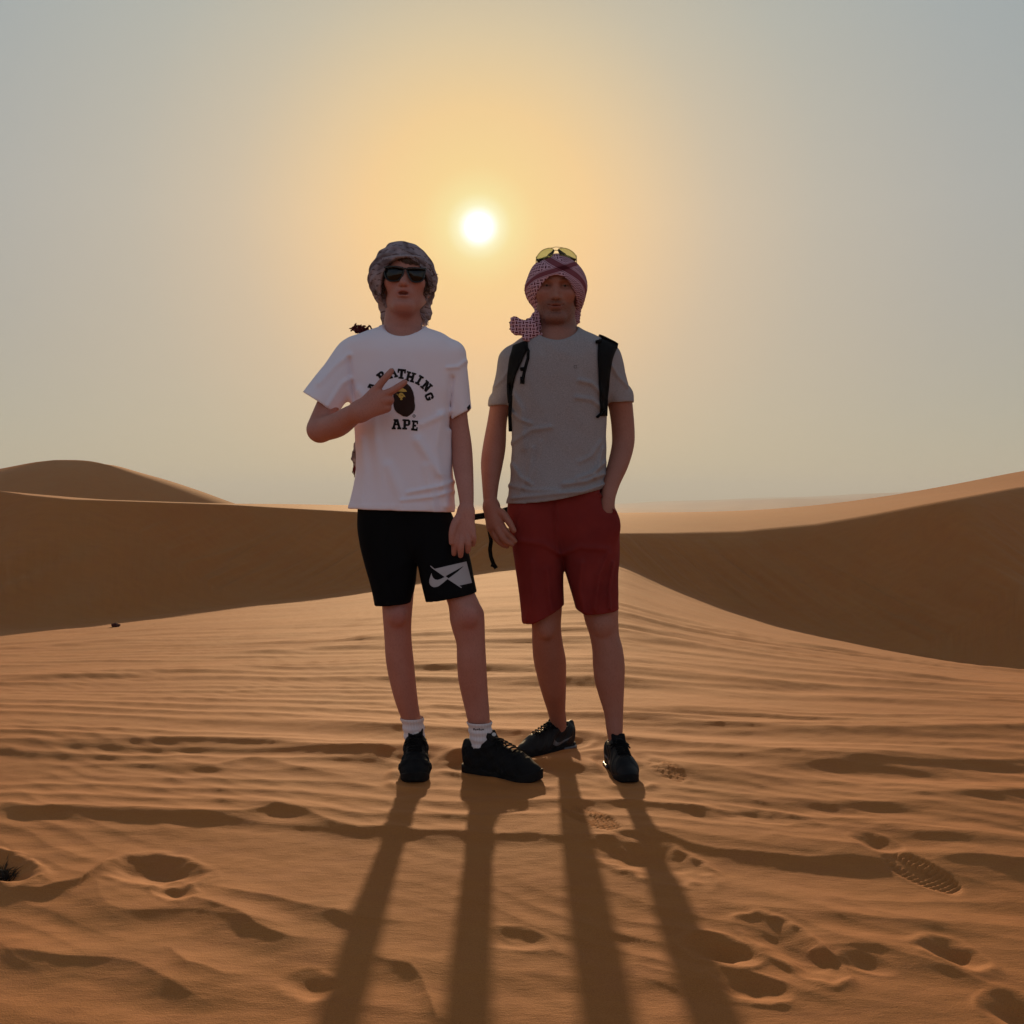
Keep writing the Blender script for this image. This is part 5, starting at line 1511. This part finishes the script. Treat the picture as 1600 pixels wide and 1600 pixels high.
    # tiny chest mark
    print_on('chest_mark', lambda X, Y: np.abs(np.maximum(np.abs(X - 899), np.abs(Y - 573)) - 2.0) - 0.35, (895, 903, 569, 577), 0.4, bv, fabric('dark_grey_thread', (0.14, 0.13, 0.13)), shirt, 0.001)

    # ---- shorts
    s = Field((-0.05, 3.40, 0.46), (0.42, 3.86, 1.02), 0.0040)
    s.add(loft([(755, 800, 885, 3.62, .098), (775, 796, 885, 3.62, .102), (793, 793, 884, 3.62, .110), (850, 800, 881, 3.62, .112), (890, 806, 880, 3.62, .104), (930, 811, 880.5, 3.615, .097), (985, 817, 882, 3.61, .092)], 0, 2.3), 0.0)
    s.add(loft([(755, 868, 940, 3.62, .098), (775, 868, 950, 3.62, .102), (795, 869, 961, 3.62, .110), (832, 872, 967.5, 3.62, .112), (870, 878.5, 968, 3.61, .105), (900, 886, 966, 3.60, .099), (930, 894, 966, 3.59, .095), (975, 906, 967, 3.58, .092)], 0, 2.3), 0.014)
    s.add(loft([(752, 802, 936, 3.62, .096), (790, 797, 950, 3.62, .108), (830, 802, 955, 3.62, .10), (862, 830, 930, 3.62, .07)]), 0.02)
    s.add(ell(P(952, 822, 3.545), (.036, .028, .058)), 0.03)
    def fold3(x, z):
        o = 0.0030 * pn(x * 13, z * 7, 61) + 0.0016 * pn(x * 30, z * 14, 62)
        for pts, w, a in (([(868, 786), (869, 830), (874, 866)], .005, .005), ([(830, 880), (832, 930), (824, 970)], .012, .008), ([(908, 880), (905, 925), (912, 955)], .012, .008), ([(950, 865), (935, 900), (928, 950)], .010, .009), ([(958, 880), (950, 925), (952, 950)], .006, .008),
                          ([(875, 866), (850, 850), (815, 845)], .010, .006), ([(878, 866), (905, 855), (950, 858)], .010, .006), ([(938, 772), (950, 785), (962, 800)], .005, .007), ([(855, 890), (858, 930), (862, 955)], .010, .006), ([(812, 800), (806, 830), (808, 850)], .008, .004)):
            o = o + ridge(x, z, pts, 3.52, w, a * 1.5)
        return o
    folds(fold3, s)
    hl = curve_cut((800, 816, 833, 850, 880, 891), (977, 977, 975, 966, 949, 945), 3.54, 1, (-0.05, 3.3, 0.42), (0.197, 3.9, 0.75))
    hr = curve_cut((892, 903, 915, 935, 966, 980), (953, 955.5, 962, 960, 956.5, 955), 3.50, 1, (0.197, 3.3, 0.42), (0.43, 3.9, 0.75))
    for c in (hl, hr): hollow(s, (lambda c: lambda X, Y, Z: -c[0](X, Y, Z) - 0.045)(c), c[1], c[2])
    for c in (hl, hr): s.cut(c)
    # pocket mouth where the wrist goes in
    s.cut(neg(cone(P(950, 770, 3.548), P(949.5, 795, 3.545), .029, .027), 0.01), 0.004)
    s.cut((lambda X, Y, Z: Z - P(0, 762, 3.62)[2] + 0 * X + 0 * Y, (-1, 3, 0.9), (1, 4, 1.2)))
    shorts = child('shorts', s.mesh('shorts', relax=2), M_RED, root)

    # ---- red and white checked head scarf
    D2 = 3.60
    s = Field(hd.C + np.array((-0.19, -0.14, -0.23)), hd.C + np.array((0.15, 0.26, 0.14)), 0.0030)
    s.add(ell(P(869, 446, D2 + 0.02), (0.0985, 0.122, 0.108)), 0.0)
    s.add(ell(P(850, 450, D2 + 0.04), (0.062, 0.10, 0.070)), 0.03)
    s.add(ell(P(888, 450, D2 + 0.04), (0.062, 0.10, 0.070)), 0.03)
    s.add(cone(P(897, 466, D2 + 0.04), P(899, 500, D2 + 0.06), 0.026, 0.016), 0.02)
    s.add(cone(P(846, 476, D2 + 0.04), P(843, 498, D2 - 0.01), 0.020, 0.022), 0.02)
    s.add(cone(P(843, 498, D2 - 0.01), P(833, 515, D2 - 0.05), 0.024, 0.030, 0.7), 0.02)
    s.add(cone(P(833, 515, D2 - 0.05), P(815, 512, D2 - 0.05), 0.030, 0.022, 0.6), 0.02)
    s.add(cone(P(820, 512, D2 - 0.05), P(808, 508.5, D2 - 0.045), 0.018, 0.022, 0.45), 0.012)
    s.add(ell(P(804, 508, D2 - 0.05), (.012, .014, .028), np.array(Matrix.Rotation(math.radians(-12), 3, 'Y'))), 0.012)
    s.add(cone(P(834, 515, D2 - 0.06), P(823, 527, D2 - 0.07), 0.022, 0.012, 0.6), 0.012)
    def wraps(X, Y, Z):
        x = (X - hd.C[0]); z = Z - hd.C[2]; y = Y - hd.C[1]
        side = sstep(0.05, 0.09, np.abs(x)) * sstep(0.05, 0.0, z)
        a = np.sin((z * 1.0 + 0.2 * y + 0.004 * np.sin(x * 60)) * 2 * math.pi / 0.024)
        tail = sstep(-0.07, -0.10, z)
        b = np.sin((x * 0.55 + z * 1.0 + 0.006 * np.sin(z * 70 + x * 30)) * math.pi / 0.021)
        return -0.0045 * (1 - np.abs(a)) * side - 0.0030 * b * b * tail - 0.0015 * np.sin(x * 45 + z * 60)
    s.shift(wraps)
    cxf, czf = P(869.5, 482, 3.50)[0], P(869.5, 482, 3.50)[2]
    s.cut((lambda X, Y, Z: -np.maximum((np.sqrt(((X - cxf) / 0.0765)**2 + ((Z - czf) / 0.112)**2) - 1) * 0.0765, (Y - 3.575)), (0, 3, czf - 0.075), (1, 4, 2)), 0.005)
    s.cut(neg(ell(P(869.5, 447, D2 - 0.0), (0.072, 0.10, 0.078)), 0.03), 0.004)
    s.cut(neg(cone(P(869.5, 470, D2 - 0.0), P(869.5, 510, D2 + 0.01), 0.068, 0.062), 0.03), 0.004)
    s.cut(neg(ell(P(801.5, 508, D2 - 0.066), (.007, .012, .015)), 0.02), 0.006)
    me = s.mesh('headscarf', relax=4)
    def uvf(co):
        v = co - hd.C; az = np.arctan2(v[:, 0], -(v[:, 1] - 0.09))
        low = sstep(-0.06, -0.09, v[:, 2])
        uu = np.clip(az, -1.6, 1.6) * 0.092 * (1 - low) + v[:, 0] * low
        return np.stack([uu, v[:, 2] * 1.05 + 0.2 * np.maximum(0, -v[:, 1])], 1)
    set_uv(me, uvf)
    scarf = child('headscarf', me, M_SCARF_M, root)
    make_shoe(*M_L, root, 'runner', width=0.98)
    make_shoe(*M_R, root, 'runner', width=1.0)
    return root, hd, shirt, scarf, shorts
man, man_head, man_shirt, man_scarf, man_shorts = build_man()

# ---- gold aviators pushed up on the man's scarf
def man_glasses():
    dg = 3.555
    dep = lambda px: dg + 0.00003 * (px - 869)**2
    g = thing('sunglasses', 'thin gold aviator sunglasses with olive lenses pushed up on the red scarf', 'sunglasses', P(869, 402, dg))
    fr = MB()
    for lp in ([(838.5, 402), (846, 392), (856, 387.8), (862.8, 388.2), (866, 392), (863, 398.5), (858, 406), (848, 411), (840, 409)],
               [(872, 391), (875, 388), (882.5, 387.6), (891.5, 391), (899, 398), (900.5, 406), (893, 409), (883, 405.5), (875.5, 398.5)]):
        loop = np.array([P(x, y, dep(x) + (y - 388) * -0.0006) for x, y in smooth_loop(lp, 44)])
        child('lens', lens_mesh(loop, 0.0014), M_LENS_G, g)
        fr.tube(np.vstack([loop, loop[:1]]), 0.0010, 6)
    fr.tube([P(860, 387.5, dep(860)), P(869, 385.8, dg - .002), P(879, 387.0, dep(879))], 0.0009, 6)
    fr.tube([P(865.5, 391.5, dep(865)), P(869, 391.0, dg - .003), P(872.5, 391.5, dep(873))], 0.0012, 6)
    child('frame', fr.mesh('frame'), M_GOLD, g)
    for sx, px, py in ((-1, 838, 401), (1, 900.5, 399)):
        mb = MB(); mb.tube([P(px, py, dep(px)), P(px + sx * 0.3, py + 8, dg + .03), P(px + sx * 1.0, py + 18, dg + .09), P(px + sx * 1.5, py + 24, dg + .13)], 0.0013, 6)
        child('temple', mb.mesh('temple'), M_GOLD, g)
man_glasses()

# ---- black backpack on the man's back
def backpack():
    g = thing('backpack', 'black backpack on the back of the person in grey, straps over both shoulders', 'backpack', P(870, 790, 3.80))
    f = Field((0.0, 3.72, 0.90), (0.34, 3.96, 1.46), 0.005)
    def body(X, Y, Z):
        c = P(871, 660, 3.83); hx, hy, hz = 0.135, 0.085, 0.225; r = 0.05
        bulge = 0.0
        qx = np.abs(X - c[0]) - (hx - r); qy = np.abs(Y - c[1]) - (hy - r); qz = np.abs(Z - c[2]) - (hz - r)
        return np.sqrt(np.maximum(qx, 0)**2 + np.maximum(qy, 0)**2 + np.maximum(qz, 0)**2) + np.minimum(np.maximum(qx, np.maximum(qy, qz)), 0) - r
    f.add((body, np.array((0, 3.73, 0.95)), np.array((0.32, 3.93, 1.45))))
    child('pack', f.mesh('pack'), M_PACK, g)
    bv = bvh_of([man_shirt])
    def strap(name, st, thick, over, mat=M_PACK, nx=7):
        rows = []
        for (xl, xr, py, pr) in st:
            row = []
            for i in range(nx):
                px = xl + (xr - xl) * i / (nx - 1); h = ray_px(bv, px, py + (pr - py) * i / (nx - 1))
                row.append(h[0].y if h[0] is not None else None)
            good = [v for v in row if v is not None]
            base = min(good) if good else (rows[-1][0][1] if rows else 3.55)
            row = [min(v, base + 0.05) if v is not None else base + 0.03 for v in row]
            rows.append([P(xl + (xr - xl) * i / (nx - 1), py + (pr - py) * i / (nx - 1), row[i] - 0.002) for i in range(nx)])
        for dy, dz in over:          # over the shoulder to the pack
            rows.insert(0, [p + np.array((0, dy, dz)) for p in rows[0]])
        V = []; m = len(rows)
        for r in rows:
            for i, p in enumerate(r):
                e = 1 - abs(2 * i / (nx - 1) - 1)**4; V.append(p - np.array((0, thick * (0.35 + 0.65 * e), 0)))
        for r in rows:
            for p in r: V.append(p + np.array((0, 0.003, 0)))
        F = []; o = m * nx
        for j in range(m - 1):
            for i in range(nx - 1):
                a = j * nx + i; F.append((a, a + nx, a + nx + 1, a + 1)); F.append((o + a, o + a + 1, o + a + nx + 1, o + a + nx))
            a = j * nx; F.append((a, o + a, o + a + nx, a + nx)); b = a + nx - 1; F.append((b, b + nx, o + b + nx, o + b))
        for i in range(nx - 1):
            F.append((i, i + 1, o + i + 1, o + i)); q = (m - 1) * nx + i; F.append((q, o + q, o + q + 1, q + 1))
        me = poly_mesh(name, V, F); bm = bmesh.new(); bm.from_mesh(me); bmesh.ops.recalc_face_normals(bm, faces=bm.faces); bm.to_mesh(me); bm.free()
        return child(name, me, mat, g)
    def dens(st, n=26):
        a = np.array([(q[0], q[1], q[2], q[3] if len(q) > 3 else q[2]) for q in st], float); t_ = np.linspace(0, len(a) - 1, n)
        return [tuple(np.interp(q, np.arange(len(a)), a[:, k]) for k in range(4)) for q in t_]
    L = strap('shoulder_strap', dens([(801, 824, 540, 532), (799, 825, 549, 543), (796, 819, 558, 556), (794, 813, 570), (792.5, 806, 585), (792, 802, 600), (792, 800, 615), (793.5, 799, 630)]), 0.012, [(0.05, 0.008), (0.06, -0.004), (0.05, -0.02)])
    R = strap('shoulder_strap', dens([(938, 966, 523, 537), (935, 965, 534, 543), (934, 961, 548, 551), (934, 957, 562), (935, 954, 580), (936, 952, 600), (937, 950, 620), (938, 949.5, 640), (938, 949, 650)]), 0.014, [(0.05, 0.010), (0.06, -0.004), (0.05, -0.02)])
    # adjuster, sternum toggle and dangling webbing
    mb = MB()
    mb.tube([P(798, 618, 3.535), P(796.5, 650, 3.56), P(797.5, 674, 3.60)], 0.0065, 6, flat=0.3)
    child('webbing', mb.mesh('webbing'), M_WEB, L)
    mb = MB()
    def hug(pts, off=0.006):
        out = []
        for px, py in pts:
            h = ray_px(bv, px, py); out.append(np.array(h[0]) - (0, off, 0) if h[0] is not None else P(px, py, 3.52))
        return out
    mb.tube(hug([(822, 541), (825.5, 548), (825, 560), (821, 574), (818, 588), (816, 600)]), 0.0065, 6, flat=0.35)
    mb.tube(hug([(813.5, 577), (821, 577)], 0.008), 0.0065, 8)
    mb.tube(hug([(816, 589), (816, 600)], 0.008), 0.0075, 8, flat=0.5)
    child('webbing', mb.mesh('webbing'), M_WEB, L)
    mb = MB(); mb.tube(hug([(931.5, 535), (938, 534)], 0.012), 0.006, 8)
    child('buckle', mb.mesh('buckle'), M_WEB, R); mb = MB()
    mb.tube(hug([(933, 652), (940, 646), (947, 641)], 0.008), 0.007, 8, flat=0.6)
    child('buckle', mb.mesh('buckle'), M_WEB, R)
    # hip belt end and its dangling strap, seen between the two people
    mb = MB()
    pts = [P(820, 790, 3.78), P(795, 796, 3.76), P(775, 802, 3.73), P(758, 805.5, 3.70), P(741, 808, 3.68), P(733, 809, 3.68)]
    mb.tube(pts, 0.0110, 8, flat_a=0.35)
    child('hip_belt', mb.mesh('hip_belt'), M_WEB, g)
    mb = MB()
    pts = [P(760, 807, 3.70), P(764, 825, 3.69), P(767.5, 845, 3.68), P(765.5, 858, 3.68), P(767, 870, 3.68), P(771, 881, 3.68), P(775.5, 888, 3.68)]
    q = np.linspace(0, 6, 30); pp = np.array([[np.interp(t_, range(7), [p[k] for p in pts]) for k in range(3)] for t_ in q])
    mb.tube(pp, 0.0072, 6, flat=0.4)
    mb.tube([P(767, 883, 3.678), P(771, 884, 3.678), P(774, 887, 3.678)], 0.006, 6)
    child('dangling_strap', mb.mesh('dangling_strap'), M_WEB, g)
backpack()

# ------------------------------------------------------------------ small things on the sand
def dry_tuft():
    c = ground_pt(8, 1352); z0 = float(terrain(np.array([c[0]]), np.array([c[1]]))[0])
    g = thing('dry_grass', 'dark tuft of dry grass in a hollow at the left edge of the sand', 'grass', (c[0], c[1], z0))
    rr = random.Random(11)
    mb = MB()
    for i in range(260):
        a = rr.uniform(0, 6.283); r0 = rr.uniform(0, .05); ln = rr.uniform(.018, .048)
        p = np.array((c[0] + r0 * math.cos(a) * 1.2 - 0.02, c[1] + r0 * math.sin(a), z0 - .004))
        d = np.array((math.cos(a) * rr.uniform(.3, 1.1), math.sin(a) * rr.uniform(.2, .9), rr.uniform(.25, .9))) * ln
        mb.tube([p, p + d * .6 + (0, 0, ln * .12), p + d], [.0011, .0009, .0003], 4)
    child('blades', mb.mesh('blades'), fabric('dry_stalk', (0.060, 0.040, 0.022), (0.035, 0.024, 0.014), wst=0.0), g)
    f = Field((c[0] - .075, c[1] - .05, z0 - .02), (c[0] + .03, c[1] + .05, z0 + .03), .004)
    f.add(ell((c[0] - .03, c[1], z0 - .004), (.045, .035, .020)))
    f.shift(lambda X, Y, Z: .004 * np.sin(X * 190) * np.sin(Y * 170 + 1) + 0 * Z)
    child('root_clump', f.mesh('root_clump'), fabric('dark_roots', (0.022, 0.015, 0.010), wst=0.6, weave=120), g)
dry_tuft()

def scrap():
    y = 10.6; x = (181 - 800) / FPX * y; z0 = float(terrain(np.array([x]), np.array([y]))[0])
    g = thing('litter_scrap', 'tiny dark red scrap lying at the foot of the left dune', 'litter', (x, y, z0))
    f = Field((x - .06, y - .05, z0 - .02), (x + .06, y + .05, z0 + .06), .004)
    f.add(ell((x, y, z0 + .012), (.042, .03, .024)))
    f.add(ell((x - .02, y, z0 + .02), (.02, .025, .018)), .01)
    f.shift(lambda X, Y, Z: .004 * np.sin(X * 160 + Z * 90) + .003 * np.sin(Y * 210))
    child('crumpled_cloth', f.mesh('crumpled_cloth'), fabric('maroon_cloth', (0.06, 0.010, 0.010)), g)
scrap()

# ------------------------------------------------------------------ dusty air
def haze():
    lo = Vector((-31000, -140, -16)); hi = Vector((31000, 2650, 48))
    V = [(x, y, z) for x in (lo.x, hi.x) for y in (lo.y, hi.y) for z in (lo.z, hi.z)]
    F = [(0, 1, 3, 2), (4, 6, 7, 5), (0, 4, 5, 1), (2, 3, 7, 6), (0, 2, 6, 4), (1, 5, 7, 3)]
    me = poly_mesh('haze', V, F, False)
    m = bpy.data.materials.new('dusty_air'); m.use_nodes = True; nt = m.node_tree; nt.nodes.clear()
    out = nt.nodes.new('ShaderNodeOutputMaterial'); v = nt.nodes.new('ShaderNodeVolumePrincipled')
    v.inputs['Color'].default_value = (0.82, 0.92, 1.0, 1); v.inputs['Density'].default_value = 0.0008; v.inputs['Anisotropy'].default_value = 0.14
    nt.links.new(v.outputs[0], out.inputs['Volume'])
    o = link('haze', me, m); o['kind'] = 'stuff'; o['label'] = 'pale dusty air over the desert'
haze()
